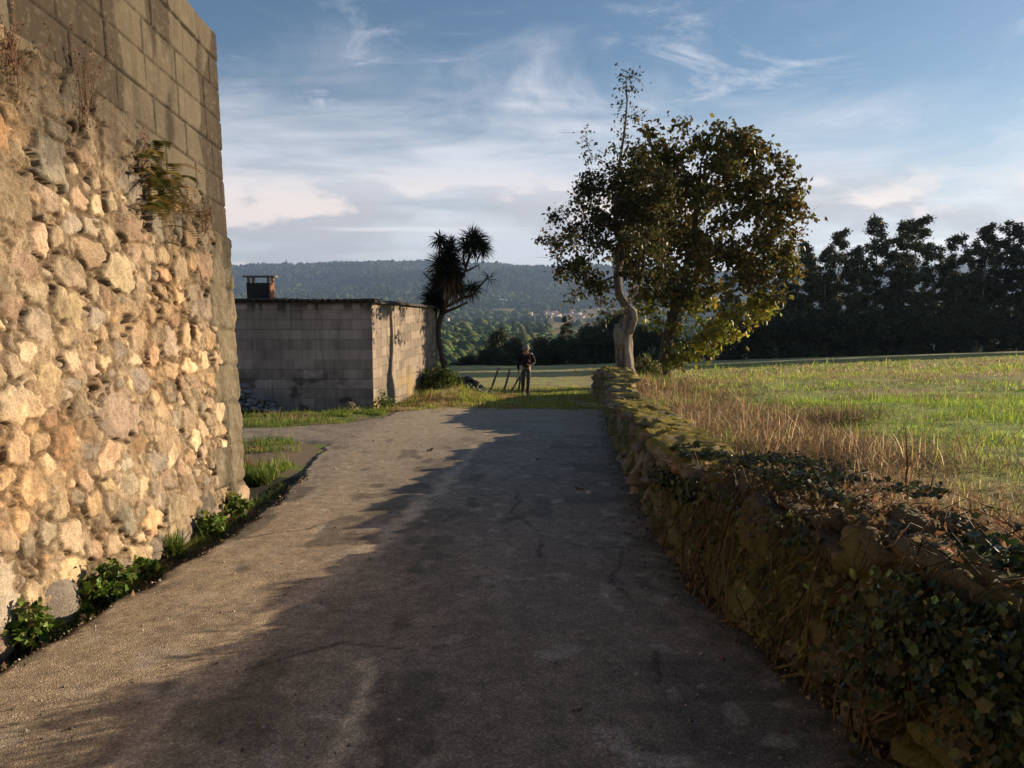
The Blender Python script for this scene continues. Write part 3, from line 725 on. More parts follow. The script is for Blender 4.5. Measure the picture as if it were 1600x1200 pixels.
# ================================================================== heaps beside the shed
rg = np.random.default_rng(17)
M_SLATE = m_attr('slate', .7, 40., .35, 60., .4, .01, spec=.5)
def heap(name, label, cat, c, ex, n, size, cols, seed):
    rg = np.random.default_rng(seed); mb = MB((c[0], c[1], float(gz(c[0], c[1]))))
    for k in range(n):
        q = np.clip(rg.normal(0, .45, 2), -.85, .85); hh = max(0, 1-np.hypot(*q)/1.05)
        x_, y_ = c[0]+q[0]*ex[0], c[1]+q[1]*ex[1]
        z_ = float(gz(x_, y_))+ex[2]*hh*rg.uniform(.35, 1.)+.01
        s = rg.uniform(*size); boulder_mesh(mb, (x_, y_, z_), (s*rg.uniform(.7, 1.3), s*rg.uniform(.7, 1.3), s*rg.uniform(.25, .6)), rg, cols[rg.integers(0, len(cols))], 6)
    o = mb.build(name, M_SLATE, None); o.location = mb.o; tag(o, label, cat); return o
heap('rubble_heap', 'heap of grey stone rubble against the shaded front of the block shed', 'rubble', (-7.0, 19.7), (1.1, .5, .75), 260, (.05, .15), [(.16, .16, .165), (.11, .115, .125), (.2, .19, .18), (.24, .23, .22)], 3)
heap('earth_mound', 'small brown mound of earth and broken tiles at the front corner of the shed', 'mound', (-4.25, 19.9), (.55, .35, .22), 70, (.05, .13), [(.2, .13, .08), (.16, .11, .075), (.24, .16, .10)], 5)
heap('slate_heap', 'dark heap of broken roof slates under the spiky tree beside the shed', 'rubble', (-1.55, 26.3), (1.0, .6, .38), 240, (.05, .13), [(.05, .048, .046), (.08, .075, .07), (.035, .034, .034), (.12, .11, .1)], 7)

# ================================================================== leaning fence posts
m, t = nt('weathered_wood'); co = objco(t, (8, 8, 1.2)); cc = ramp(t, noise(t, 6., 6, .7, co), [(.3, (.10, .075, .05)), (.7, (.27, .21, .15))]); finish(t, cc, .9, bump(t, noise(t, 20., 5, .7, co), .5, .01), .2); M_WOOD = m
posts = [((764, 610), (779, 575), 29.0, 'grey fence post leaning right, farthest left of the leaning posts behind the walker'),
         ((786, 607), (797, 576), 29.5, 'thin upright-leaning fence post, second from left in the broken fence'),
         ((796, 608), (812, 588), 29.0, 'short strongly tilted post held low beside the walker, third of the broken fence'),
         ((809, 608), (813, 589), 30.0, 'dark short fence post just left of the legs of the walker'),
         ((815, 609), (818, 590), 30.3, 'dark stub of a post half hidden behind the leg of the walker')]
for (b0, t0, d, lab) in posts:
    p0 = pt(*b0, d); p1 = pt(*t0, d-.1); p0[2] = float(gz(p0[0], p0[1]))-.1
    mb = MB(p0); mb.tube([p0, (p0+p1)/2+np.array([.01, 0, 0]), p1], [.045, .042, .036], 7); o = mb.build('fence_post', M_WOOD); o.location = mb.o
    tag(o, lab, 'fence post', 'leaning posts of the broken fence beyond the lane')
# sagging strand between them
a = pt(779, 577, 29); b_ = pt(812, 589, 29); mb = MB(a)
tt = np.linspace(0, 1, 12)[:, None]; P = a*(1-tt)+b_*tt; P[:, 2] -= .10*4*(tt*(1-tt))[:, 0]
mb.tube(P, .008, 4); o = mb.build('fence_wire', M_WOOD); o.location = a; tag(o, 'thin slack strand strung between the leaning fence posts', 'wire')
# ================================================================== TREES
m, t = nt('bark'); a = attr(t).outputs[0]; co = geoco(t, (1, 1, .35))
cc = mixc(t, 1., a, ramp(t, noise(t, 18., 8, .75, co), [(.3, (.45,)*3), (.7, (1.5,)*3)]), 'MULTIPLY')
finish(t, cc, .95, bump(t, noise(t, 26., 6, .75, co), .9, .03), .15); M_BARK = m
M_LEAF = m_leaf('tree_leaf', .42, .5, .3)
M_DARKLEAF = m_leaf('far_leaf', .18, .6, .25)

def grow(trunk, clusters, rg, wig=.10, step=.55):
    """joins leaf clusters to a trunk polyline by a branching skeleton; returns edges with radii"""
    P = [np.array(p) for p in trunk]; par = [-1]+list(range(len(trunk)-1)); nt_ = len(trunk)
    order = np.argsort([min(np.linalg.norm(c-p) for p in P) for c in clusters])
    depth = [i*.3 for i in range(nt_)]
    for k in order:
        c = clusters[k]; A = np.array(P)
        d = np.linalg.norm(A-c, axis=1); cost = d+.15*np.array(depth)+np.maximum(0, A[:, 2]-c[2])*.8
        cost[:max(1, nt_//2)] += 1.2
        j = int(np.argmin(cost)); p0 = P[j]; L_ = np.linalg.norm(c-p0); n = max(1, int(L_/step)); prev = j
        for q in range(1, n+1):
            f = q/n; pp = p0+(c-p0)*f+rg.normal(0, wig, 3)*min(L_, 1.)*(1 if q < n else .3); pp[2] += .18*L_*math.sin(PI*f)*.5
            P.append(pp); par.append(prev); depth.append(depth[prev]+L_/n); prev = len(P)-1
    P = np.array(P); par = np.array(par); cnt = np.zeros(len(P))
    ch = [[] for _ in P]
    for i, q in enumerate(par):
        if q >= 0: ch[q].append(i)
    for i in range(len(P)-1, -1, -1):
        cnt[i] += 1 if not ch[i] else 0
        if par[i] >= 0: cnt[par[i]] += cnt[i]
    return P, par, cnt, ch, nt_
def limbs(mb, P, par, cnt, ch, nt_, r1, rmax, col, sides=5, skip_trunk=True):
    rad = np.minimum(r1*np.sqrt(np.maximum(cnt, 1)), rmax)
    done = set()
    for i in range(len(P)):
        for c in ch[i]:
            if skip_trunk and c < nt_: continue
            if c in done: continue
            chain = [i, c]; done.add(c); x = c
            while ch[x]:
                nx = max(ch[x], key=lambda q: cnt[q])
                if nx in done: break
                chain.append(nx); done.add(nx); x = nx
            rr = rad[chain].copy(); rr[0] = min(rr[0], rr[1]*1.2); rr[-1] *= .5
            mb.tube(P[chain], rr, sides, col)

def crown_clusters(blobs, rg, dens, depth_f, Y, sp=.42):
    """blobs (px,py,rpx) at distance Y -> cluster centres on and in the blobs"""
    out = []
    for (bx, by, br) in blobs:
        c = pt(bx, by, Y); r = br/1200*Y
        sh_ = -2.7 if (Y < 26 and by > 375) else 0.
        c = pt(bx, by, Y+sh_)
        n = max(2, int(dens*(r/sp)**2.1))
        for _ in range(n):
            d = rg.normal(size=3); d /= np.linalg.norm(d); q = r*rg.uniform(.25, 1.)**.5
            out.append(c+d*q*np.array([1, depth_f, 1]))
    out = np.array(out); keep = []
    for p in out:
        if all(np.linalg.norm(p-k) > sp*.62 for k in keep): keep.append(p)
    return keep

def foliage(mb, cl, rg, per, spread, size, cols, width=.55, droop=.3, tw=None, twr=.006, twc=(.1, .08, .06), var=.3, shade=None):
    for c in cl:
        n = int(per*rg.uniform(.5, 1.5)); 
        P = c+rg.normal(0, spread, (n, 3))*np.array([1, 1, .8]); sz = size*rg.uniform(.6, 1.25, n)
        cc = jit(cols, n, rg, var)*rg.lognormal(0, .25)
        leaf_cards(mb, P, sz, cc, rg, width, droop)
        if tw is not None:
            for k in range(3):
                e = c+rg.normal(0, spread*1.3, 3); tw.tube([c, (c+e)/2+rg.normal(0, .03, 3), e], [twr, twr*.8, twr*.4], 3, twc, False)

# ---------------- the old tree on the end of the wall (pale dead trunk, lit edge)
rg = np.random.default_rng(51); YA = 25.3
tp = [(978, 592, 19), (977, 575, 17.5), (976, 550, 16.5), (976, 522, 16), (979, 505, 14), (985, 491, 9.5), (978, 478, 7.5), (968, 462, 7), (965, 440, 6.5), (966, 420, 6), (971, 402, 5.5), (970, 380, 5), (964, 350, 4.2), (962, 305, 3.5), (967, 260, 2.6), (976, 205, 1.8), (980, 160, 1.2), (978, 122, .7)]
TP = np.array([pt(a, b, YA) for a, b, c in tp]); TR = np.array([c for a, b, c in tp])/1200*YA
A_bl = [(940, 330, 42), (905, 345, 36), (893, 395, 32), (930, 415, 38), (955, 250, 26), (948, 290, 40), (977, 212, 12), (972, 165, 5), (979, 138, 4), (990, 180, 4), (880, 330, 20), (1000, 290, 46), (1010, 350, 46), (905, 440, 22), (972, 240, 18), (920, 300, 24), (1000, 400, 40), (930, 450, 22), (950, 480, 18), (985, 330, 45), (962, 368, 34), (1005, 255, 30), (1015, 300, 36), (1000, 340, 40), (935, 360, 44), (960, 310, 40), (990, 375, 36), (930, 285, 26)]
cl = crown_clusters(A_bl, rg, 3.2, .9, YA, .40)
cl += [pt(x_, y_, YA+d_) for x_, y_, d_ in ((858, 372, .2), (866, 380, .1), (850, 375, .1), (914, 205, 0), (918, 222, 0), (924, 245, 0), (868, 345, -.2), (975, 118, 0), (983, 120, 0), (970, 185, 0), (1000, 182, 0), (897, 462, 0), (878, 430, .2), (992, 120, 0), (986, 140, 0), (870, 400, 0), (873, 425, 0))]
oakA = empty('gnarled_tree', tuple(TP[0]), 'gnarled tree with pale trunk and tall thin top at the far end of the wall', 'tree')
mb = MB(TP[0]); pale = np.array([.33, .29, .24])
ss_ = np.linspace(0, len(TP)-1, 90); TPi = np.stack([np.interp(ss_, np.arange(len(TP)), TP[:, q]) for q in range(3)], 1); TRi = np.interp(ss_, np.arange(len(TP)), TR)*.82
mb.tube(TPi, TRi, 20, (.30, .255, .20))
Vt = mb.V[0]; nr_ = len(TPi); sd_ = 20
ctr = np.repeat(TPi, sd_, 0); Rv = Vt[:nr_*sd_]-ctr; aa = np.tile(np.arange(sd_)*2*PI/sd_, nr_); zz_ = np.repeat(np.cumsum(np.r_[0, np.linalg.norm(np.diff(TPi, axis=0), axis=1)]), sd_)
rid_ = fbm(np.cos(aa)*2.2+5, np.sin(aa)*2.2+zz_*.55, 4, 5); kn = fbm(np.cos(aa)*1.1+zz_*1.6, np.sin(aa)*1.1+9, 3, 6)
Vt[:nr_*sd_] = ctr+Rv*(1+(rid_-.5)*.7+(kn-.5)*.35)[:, None]
pale_ = sst(.40, .60, rid_)*(1-.75*sst(1.2, 2.2, zz_)); cc_ = mix(np.array([.085, .066, .05])[None], np.array([.34, .29, .235])[None], pale_[:, None])
mb.C[0][:nr_*sd_] = cc_
k1 = pt(967, 545, YA-.25); k2 = pt(966, 520, YA-.25); k3 = pt(965, 506, YA-.2)
mb.tube([k1, k2, k3], [.13, .17, .09], 9, (.22, .19, .155))
k1 = pt(984, 520, YA-.1); k2 = pt(991, 498, YA-.1); k3 = pt(990, 488, YA-.1); k4 = pt(980, 478, YA)
mb.tube([k1, k2, k3, k4], [.13, .13, .12, .10], 9, (.26, .22, .175))
for s_ in ((985, 592), (968, 592), (990, 588)):
    mb.tube([pt(979, 570, YA), pt(s_[0], s_[1], YA-.3)], [.2, .13], 7, (.34, .29, .23))
mb.build('trunk', M_BARK, oakA, True)
P, par, cnt, ch, ntk = grow(TP[7:], cl, rg)
mb = MB(TP[0]); limbs(mb, P, par, cnt, ch, ntk, .012, .10, (.10, .08, .06)); 
for (a, b) in (((972, 470), (992, 420)), ((935, 452), (915, 405)), ((980, 478), (1003, 435))):
    mb.tube([pt(*a, YA), pt((a[0]+b[0])/2+3, (a[1]+b[1])/2, YA-.1), pt(*b, YA-.2)], [.03, .022, .012], 5, (.42, .36, .28))
tw = mb; lf = MB(TP[0])
hi_ = [c for c in cl if c[2] > 5.6]; lf_ = [c for c in cl if c[2] <= 5.6 and c[0] < TP[0][0]-.2]; rt_ = [c for c in cl if c[2] <= 5.6 and c[0] >= TP[0][0]-.2]
for c_, p_, q_ in ((hi_, 22, .13), (lf_, 56, .15), (rt_, 70, .16)): foliage(lf, c_, rg, p_, .16, q_, [(.036, .042, .010), (.055, .056, .013), (.034, .036, .012), (.08, .055, .015)], .6, .3, tw)
# bare thin twigs at the top
mb.build('limbs', M_BARK, oakA, False); lf.build('crown', M_LEAF, oakA)

# ---------------- the broad leafy tree behind it
rg = np.random.default_rng(57); YB = 33.0
tp = [(1035, 604, 19), (1036, 592, 17), (1039, 560, 13), (1042, 535, 12), (1050, 500, 11), (1060, 465, 9), (1072, 420, 7.5), (1085, 360, 6), (1092, 300, 4), (1095, 255, 2)]
TPB = np.array([pt(a, b, YB) for a, b, c in tp]); TRB = np.array([c*.75 for a, b, c in tp])/1200*YB
B_bl = [(1090, 258, 52), (1042, 252, 40), (1140, 272, 55), (1188, 300, 36), (1218, 300, 20), (1100, 335, 75), (1165, 365, 60), (1045, 350, 58), (1198, 412, 32), (1120, 435, 72), (1062, 430, 60), (1165, 470, 36), (1098, 502, 42), (1056, 525, 20), (1222, 262, 10), (1015, 420, 44), (1005, 465, 26), (1235, 320, 10), (1212, 350, 22), (1075, 215, 22), (1110, 215, 18), (1130, 515, 20), (1040, 480, 30), (1022, 270, 44), (1150, 242, 38), (1196, 340, 40), (1020, 330, 44), (1180, 265, 26), (1118, 232, 30), (1000, 262, 36), (1015, 232, 26), (1150, 235, 30), (1000, 390, 40), (985, 300, 36), (1205, 385, 34), (1222, 345, 26), (1232, 290, 18)]
cl = crown_clusters(B_bl, rg, 2.6, 1.0, YB, .58)
cl += [pt(x_, y_, YB+d_) for x_, y_, d_ in ((1165, 215, 0), (1158, 225, 0), (1228, 255, 0), (1240, 300, 0), (1243, 322, 0), (1052, 555, -.4), (1060, 560, -.4), (1048, 565, -.5), (1225, 420, 0), (1190, 480, 0), (1175, 500, 0), (1148, 520, 0), (1012, 203, 0), (1058, 196, 0), (1126, 197, 0), (1188, 222, 0), (1208, 240, .3), (1250, 288, 0), (1252, 340, 0), (1248, 330, .4), (1243, 425, 0), (1228, 400, 0), (1216, 462, 0), (1203, 475, .3), (1110, 548, 0), (1085, 552, .2), (1240, 365, .2))]
oakB = empty('broad_tree', tuple(TPB[0]), 'broad leafy tree with sunlit yellowish leaves and a dark trunk behind the gnarled tree', 'tree')
mb = MB(TPB[0]); mb.tube(TPB, TRB, 10, (.075, .058, .042)); mb.build('trunk', M_BARK, oakB, True)
P, par, cnt, ch, ntk = grow(TPB[2:], cl, rg)
mb = MB(TPB[0]); limbs(mb, P, par, cnt, ch, ntk, .012, .12, (.085, .066, .05))
lf = MB(TPB[0])
up = [c for c in cl if c[2] > 1.0]; lo_ = [c for c in cl if c[2] <= 1.0]
foliage(lf, up, rg, 66, .235, .26, [(.095, .092, .016), (.13, .108, .02), (.075, .078, .015), (.15, .09, .025)], .62, .55, mb)
foliage(lf, lo_, rg, 66, .235, .27, [(.20, .21, .024), (.26, .25, .03), (.15, .165, .02), (.27, .19, .035)], .62, .55, mb)  # lower leaves brighter: the sunlight on them is painted into the colours
mb.build('limbs', M_BARK, oakB); lf.build('crown', M_LEAF, oakB)

# ---------------- spiky cabbage tree beside the shed
rg = np.random.default_rng(61); YP = 27.3
base = pt(700, 600, YP-.2); cab = empty('cabbage_tree', tuple(base), 'spiky palm-like cabbage tree with many sword-leaf heads at the far end of the shed', 'tree')
mb = MB(base)
def br(pts, r, c=(.11, .085, .06)):
    mb.tube([pt(*p, YP) if len(p) == 2 else pt(p[0], p[1], YP+p[2]) for p in pts], np.array(r)*.55/1200*YP, 7, c)
br([(703, 602), (697, 580), (689, 550), (685, 525), (686, 505), (692, 487)], [14, 11, 7, 6.5, 7, 9])
br([(692, 490), (698, 470), (710, 450), (725, 428), (730, 412), (736, 394)], [8, 6, 5, 4.5, 4, 3.5])
br([(729, 424), (724, 405), (725, 390)], [4, 3.3, 3])
br([(691, 490), (690, 465), (692, 445), (691, 425)], [7, 6, 5, 4]); br([(692, 450), (700, 425), (703, 405)], [4, 3.5, 3]); br([(691, 432), (686, 400), (687, 380)], [4, 3, 2.6]); br([(703, 410), (704, 390)], [3, 2.6])
br([(694, 488), (715, 480), (731, 472)], [5, 3.6, 2.6]); br([(696, 480), (722, 466), (738, 462), (747, 450), (760, 436)], [5, 4, 3.6, 3, 2.4])
br([(690, 455), (680, 446), (670, 434), (661, 426)], [3.5, 3, 2.6, 2.2]); br([(729, 424), (740, 418), (748, 414), (749, 422)], [3, 2.6, 2, 1.4]); br([(693, 480), (683, 468), (677, 460)], [4.5, 3.6, 3])
br([(712, 462), (716, 455), (735, 450)], [3.6, 3, 2.5])
mb.build('trunk', M_BARK, cab, True)
def sword_head(mb, c, r, n, cols, rg, drop=.2, up=.1, wid=.035):
    D = rand_dirs(n, rg); D[:, 2] += up; D /= np.linalg.norm(D, axis=1)[:, None]
    ln = r*rg.uniform(.75, 1.15, n); s = np.cross(D, np.array([0, 0, 1.])); s /= np.linalg.norm(s, axis=1)[:, None]+1e-6
    s = s+rg.normal(0, .5, (n, 3)); s -= D*(s*D).sum(1)[:, None]; s /= np.linalg.norm(s, axis=1)[:, None]
    p0 = c+D*.03; p1 = c+D*(ln*.55)[:, None]; p2 = c+D*ln[:, None]; p1[:, 2] -= drop*ln*.15; p2[:, 2] -= drop*ln*.75
    w = wid*rg.uniform(.7, 1.2, n)[:, None]
    V = np.stack([p0-s*w*.4, p0+s*w*.4, p1-s*w*.5, p1+s*w*.5, p2], 1).reshape(-1, 3); i = np.arange(n)[:, None]*5
    cc = jit(cols, n, rg, .25); mb.put(V, i+np.array([[2, 3, 4]]), i+np.array([[0, 1, 3, 2]]), np.repeat(cc, 5, 0))
heads = [(687, 374, 17), (705, 382, 18), (738, 376, 30), (728, 384, 20), (755, 388, 18), (687, 412, 28), (703, 404, 24), (677, 458, 24), (764, 436, 19), (737, 450, 20), (715, 452, 22), (694, 436, 26), (700, 420, 26), (690, 425, 24), (684, 440, 22), (672, 470, 20), (700, 395, 22), (708, 415, 24), (745, 374, 24), (682, 470, 20), (709, 430, 20)]
dk = [(.018, .021, .010), (.03, .034, .014), (.022, .025, .012)]; lt = [(.06, .065, .02), (.04, .05, .016)]
for i, (a, b, r) in enumerate(heads):
    hb = MB(base); sword_head(hb, pt(a, b, YP+rg.uniform(-.25, .25)), r/1200*YP*1.22, 24 if r < 20 and a > 760 else int(150+r), lt if a == 737 else dk, rg, .35)
    hb.build('leaf_head', M_LEAF, cab)
hb = MB(base)
for (a, b) in ((706, 428), (700, 440), (712, 436)): sword_head(hb, pt(a, b, YP-.2), .5, 46, [(.22, .13, .05), (.16, .09, .035)], rg, 1.6, -.6)
hb.build('dead_skirt', M_LEAF, cab)

# ---------------- far trees: prototypes, then copies
def far_tree(name, label, cat, group, H, trunk_h, clumps, leaf, per, cols, tr, tcol, seed, droop=.2, spread=.4):
    rg = np.random.default_rng(seed)
    root = empty(name, (0, 0, 0), label, cat, group)
    T = np.array([(0, 0, -1.2), (rg.normal(0, .1), 0, H*.3), (rg.normal(0, .25), rg.normal(0, .2), H*.62), (rg.normal(0, .3), 0, H*.93)])
    mb = MB(); mb.tube(T, [tr*1.2, tr, tr*.65, tr*.2], 7, tcol)
    cl = [np.array(c[:3]) for c in clumps]
    P, par, cnt, ch, ntk = grow(np.linspace(0, 1, 9)[:, None]*(T[3]-T[0])+T[0], cl, rg, .2, 1.2); limbs(mb, P, par, cnt, ch, ntk, tr*.18, tr*.5, tcol, 4)
    mb.build('trunk', M_BARK, root)
    lf = MB()
    for (x_, y_, z_, r) in clumps:
        n = int(per*r*r); d = rand_dirs(n, rg); q = r*rg.uniform(.15, 1, n)[:, None]**.6
        q = q*(.7+.6*fbm(d[:, 0]*2.2+x_, d[:, 1]*2.2+d[:, 2]*1.7+z_, 2, seed)[:, None])
        leaf_cards(lf, np.array([x_, y_, z_])+(d*q*.55+rg.normal(0, r*.36, (n, 3)))*np.array([1, 1, .85]), leaf*rg.uniform(.6, 1.3, n), jit(cols, n, rg, .3)*rg.lognormal(0, .2), rg, .6, droop)
    lf.build('crown', M_DARKLEAF, root)
    return root
euc = []
ecol = [(.065, .078, .038), (.095, .10, .046), (.05, .062, .033)]
for k in range(5):
    rg = np.random.default_rng(300+k); H = 17.
    clumps = []
    nlev = [14, 15, 13, 16, 14][k]
    for q in range(nlev):
        f = q/(nlev-1); z_ = H*(.32+.65*f)+rg.uniform(-.4, .4); wdt = 2.0*(1-.62*f**1.8)+.15
        for s_ in range(2):
            a = rg.uniform(0, 2*PI); clumps.append((math.cos(a)*wdt*rg.uniform(.3, .9), math.sin(a)*wdt*.8, z_+rg.uniform(-.5, .5), rg.uniform(.55, 1.05)*(1-.35*f)))
    for q in range(40):
        f = rg.uniform(.25, 1.); a = rg.uniform(0, 2*PI); w_ = rg.uniform(.3, 2.5)*(1-.55*f**2); clumps.append((w_*math.cos(a), w_*math.sin(a), H*f, rg.uniform(.3, .65)))
    euc.append(far_tree('eucalyptus', 'x', 'tree', 'row of eucalyptus trees beyond the field', H, 8, clumps, .30, 480, ecol, .15, (.26, .23, .19), 310+k))
bus = []
for k in range(4):
    rg = np.random.default_rng(340+k); clumps = []
    for q in range(17):
        a = rg.uniform(0, 2*PI); rr = rg.uniform(.2, 2.3); z_ = rg.uniform(.6, 5.6); rr *= (1-.45*(z_/6)**2)
        clumps.append((rr*math.cos(a), rr*math.sin(a), z_, rg.uniform(.8, 1.35)))
    bus.append(far_tree('dense_bush', 'x', 'bush', 'dark bushes under the eucalyptus row', 6, 2, clumps, .36, 190, [(.042, .05, .022), (.06, .068, .028), (.033, .041, .019)], .12, (.06, .05, .04), 350+k))
# eucalyptus row: (photo x, photo top y, distance)
spots = [(1140, 430, 98), (1180, 408, 101), (1215, 388, 97), (1248, 370, 99), (1270, 396, 104), (1292, 388, 97), (1312, 360, 100), (1332, 388, 105), (1348, 376, 97), (1374, 340, 99), (1412, 350, 101), (1433, 340, 97), (1462, 378, 103), (1480, 394, 105), (1499, 368, 98), (1522, 388, 104), (1542, 352, 98), (1562, 382, 105), (1581, 340, 99), (1608, 358, 98), (1640, 350, 97), (1665, 262, 102), (1700, 255, 103), (1740, 262, 101), (1785, 255, 103), (1830, 262, 102), (1690, 262, 83), (1735, 250, 84), (1780, 255, 82), (1825, 250, 84), (1870, 258, 83), (1920, 250, 83), (1975, 252, 83)]  # entries past the view's right edge: unseen trees, heightened to shade the meadow
for i, (a, ty, d) in enumerate(spots):
    p = pt(a, ty, d); x_, y_ = p[0], p[1]; zb = float(gz(x_, y_)); H = p[2]-zb
    sc = H/17.2; rg = np.random.default_rng(400+i); k = i % 5
    if a <= 1610: lab = 'unseen eucalyptus added at the right to shade the meadow, '+ORD[i]+' from the left'
    else: lab = 'unseen eucalyptus added at the right to shade the meadow, '+ORD[i]+' from the left'
    if i < 5: o = euc[k]; o.location = (x_, y_, zb); o.rotation_euler = (0, 0, rg.uniform(0, 6)); o.scale = (sc*rg.uniform(.92, 1.2),)*2+(sc,); o['label'] = lab
    else: copy_tree(euc[k], (x_, y_, zb), rg.uniform(0, 6), (sc*rg.uniform(.92, 1.2),)*2+(sc,), lab)
bsp = [(985, 520), (1010, 500), (1040, 505), (1075, 500), (1105, 490), (1135, 478), (1165, 470), (1195, 462), (1222, 470), (1250, 462), (1275, 472), (1302, 458), (1330, 470), (1355, 455), (1382, 476), (1408, 468), (1435, 460), (1460, 470), (1488, 478), (1515, 470), (1543, 458), (1570, 474), (1598, 462), (1630, 470), (1670, 465), (1710, 470)]
for i, (a, ty) in enumerate(bsp):
    rg = np.random.default_rng(500+i); d = 90+rg.uniform(-3, 3); p = pt(a, ty+(22 if a > 1060 else 8), d); zb = float(gz(p[0], p[1])); sc = (p[2]-zb)/6.3; k = i % 4
    lab = 'dark bush under the eucalyptus row, '+ORD[i]+' from the left'
    wd = max(sc*rg.uniform(.85, 1.1), .72)
    if i < 4: o = bus[k]; o.location = (p[0], p[1], zb); o.scale = (wd, wd, sc); o['label'] = lab
    else: copy_tree(bus[k], (p[0], p[1], zb), rg.uniform(0, 6), (wd, wd, sc), lab)
# dark trees at the lower edge of the meadow, behind the walker
dsp = [(712, 566, .6, 88), (728, 556, .7, 90), (745, 550, .8, 91), (760, 540, .7, 89), (776, 514, .62, 92), (801, 526, .55, 90), (818, 540, .8, 88), (846, 519, .7, 91), (868, 528, .7, 90), (886, 490, .6, 97), (908, 508, .85, 92), (932, 500, .95, 90), (955, 492, 1., 93), (975, 488, 1., 95), (838, 543, .8, 87), (786, 545, .8, 87), (895, 530, .9, 87)]
_xs = sorted([q[0] for k_, q in enumerate(dsp) if k_ != 9]); DORD = {k_: ORD[_xs.index(q[0])]+' from the left' for k_, q in enumerate(dsp) if k_ != 9}
for i, (a, ty, wd, d) in enumerate(dsp):
    rg = np.random.default_rng(560+i); p = pt(a, ty, d); zb = float(gz(p[0], p[1])); sc = (p[2]-zb)/6.2
    src = euc[3] if i == 9 else bus[i % 4]
    if i == 9: sc = (p[2]-zb)/17.2; wd = sc*1.0
    o = copy_tree(src, (p[0], p[1], zb), rg.uniform(0, 6), (wd, wd, sc), ('airy tree rising above the dark trees behind the walker' if i == 9 else 'dark bushy tree at the meadow end behind the walker, '+DORD[i]), 'dark trees at the end of the meadow')
    o['category'] = 'tree'; o.name = 'meadow_tree'
# ================================================================== GRASS (stuff)
rg = np.random.default_rng(71)
def scatter(n, x0, x1, y0, y1, rg, pw=1.0):
    y = y0+(y1-y0)*rg.random(n)**pw; x = x0+(x1-x0)*rg.random(n); return x, y
def ground_pts(x, y, dz=-.01): return np.stack([x, y, gz(x, y)+dz], 1)
BR = [(.32, .21, .11), (.42, .30, .16), (.26, .16, .08), (.56, .43, .25), (.17, .105, .055), (.30, .17, .09)]
GR = [(.23, .37, .04), (.31, .43, .05), (.38, .46, .07), (.17, .28, .035), (.42, .43, .09)]
# tall dry grass along the field side of the wall
mb = MB()
x, y = scatter(85000, 0, 1, 1.2, 34, rg, 1.5); dd = rg.gamma(1.6, .55, len(x)); x = wallx(y)+.62+dd
k = (fbm(x*1.2, y*1.2, 3, 303) > .30+.04*dd) & (dd < 3.4); x, y, dd = x[k], y[k], dd[k]
n = len(x); h = rg.lognormal(-2.2, .5, n)*np.clip(1.1-.14*dd, .4, 1)*(.35+2.2*np.clip(fbm(x*1.3, y*1.3, 3, 305)-.22, 0, 1))*np.where(y < 5.5, .5, 1)
gm = fbm(x*.7, y*.7, 3, 307)+rg.normal(0, .08, n) > .60
c = np.where(gm[:, None], jit(GR, n, rg, .25)*.8, jit(BR, n, rg, .3))
blades(mb, ground_pts(x, y), h, np.clip(.0028+.0007*y, .0032, .015), c, rg, 1.15, .8)
o = mb.build('dry_grass', M_GRASS); tag(o, 'tall dry brown grass growing along the field side of the stone wall', 'grass', kind='stuff')
# field grass
mb = MB()
for (n0, y0, y1, xw, hm, wm, pw) in ((120000, 1.5, 16, 11, -2.65, .006, 1.25), (60000, 14, 34, 22, -2.5, .016, 1.0), (30000, 32, 62, 46, -2.0, .04, 1.)):
    x, y = scatter(n0, 0, 1, y0, y1, rg, pw); dd = rg.random(len(x))*xw+.4; x = wallx(y)+.5+dd
    g = fbm(x*.35, y*.55, 4, 21)*.6+fbm(x*1.6, y*1.9, 3, 311)*.4
    far_ = sst(13, 22, y)
    gre = (g+rg.normal(0, .07, len(x)) < .575-.13*far_) & (dd+rg.normal(0, .35, len(x)) > 1.5+.7*(fbm(x*.5, y*.5, 2, 8)-.5)*4)
    n = len(x); far_b = [(.46, .35, .18), (.40, .31, .15), (.36, .27, .12)]
    c = np.where(gre[:, None], jit(GR, n, rg, .25), np.where((rg.random(n) < far_*.7)[:, None], jit(far_b, n, rg, .25), jit(BR, n, rg, .3)))
    h = rg.lognormal(hm, .45, n)*np.where(gre, 1., .6)*(.25+2.6*np.clip(fbm(x*1.1, y*1.1, 3, 313)-.25, 0, 1)); c = c*(.55+.9*fbm(x*1.7+4, y*1.9, 3, 315))[:, None]
    blades(mb, ground_pts(x, y), h, wm*rg.uniform(.7, 1.4, n), c, rg, .8, .7)
o = mb.build('field_grass', M_GRASS); tag(o, 'patchy green and brown meadow grass covering the field on the right', 'grass', kind='stuff')
# grass track at the end of the lane and verges by the shed
mb = MB()
x, y = scatter(42000, -3.4, 3.2, 19.7, 33, rg, 1.4)
k = (x < wallx(y)+.1) & (x > -3.4) & (fbm(x*1.4, y*1.0, 3, 317) > .36) & ((y > 20.3) | (fbm(x*2, y*2, 2, 318) > .5)); x, y = x[k], y[k]
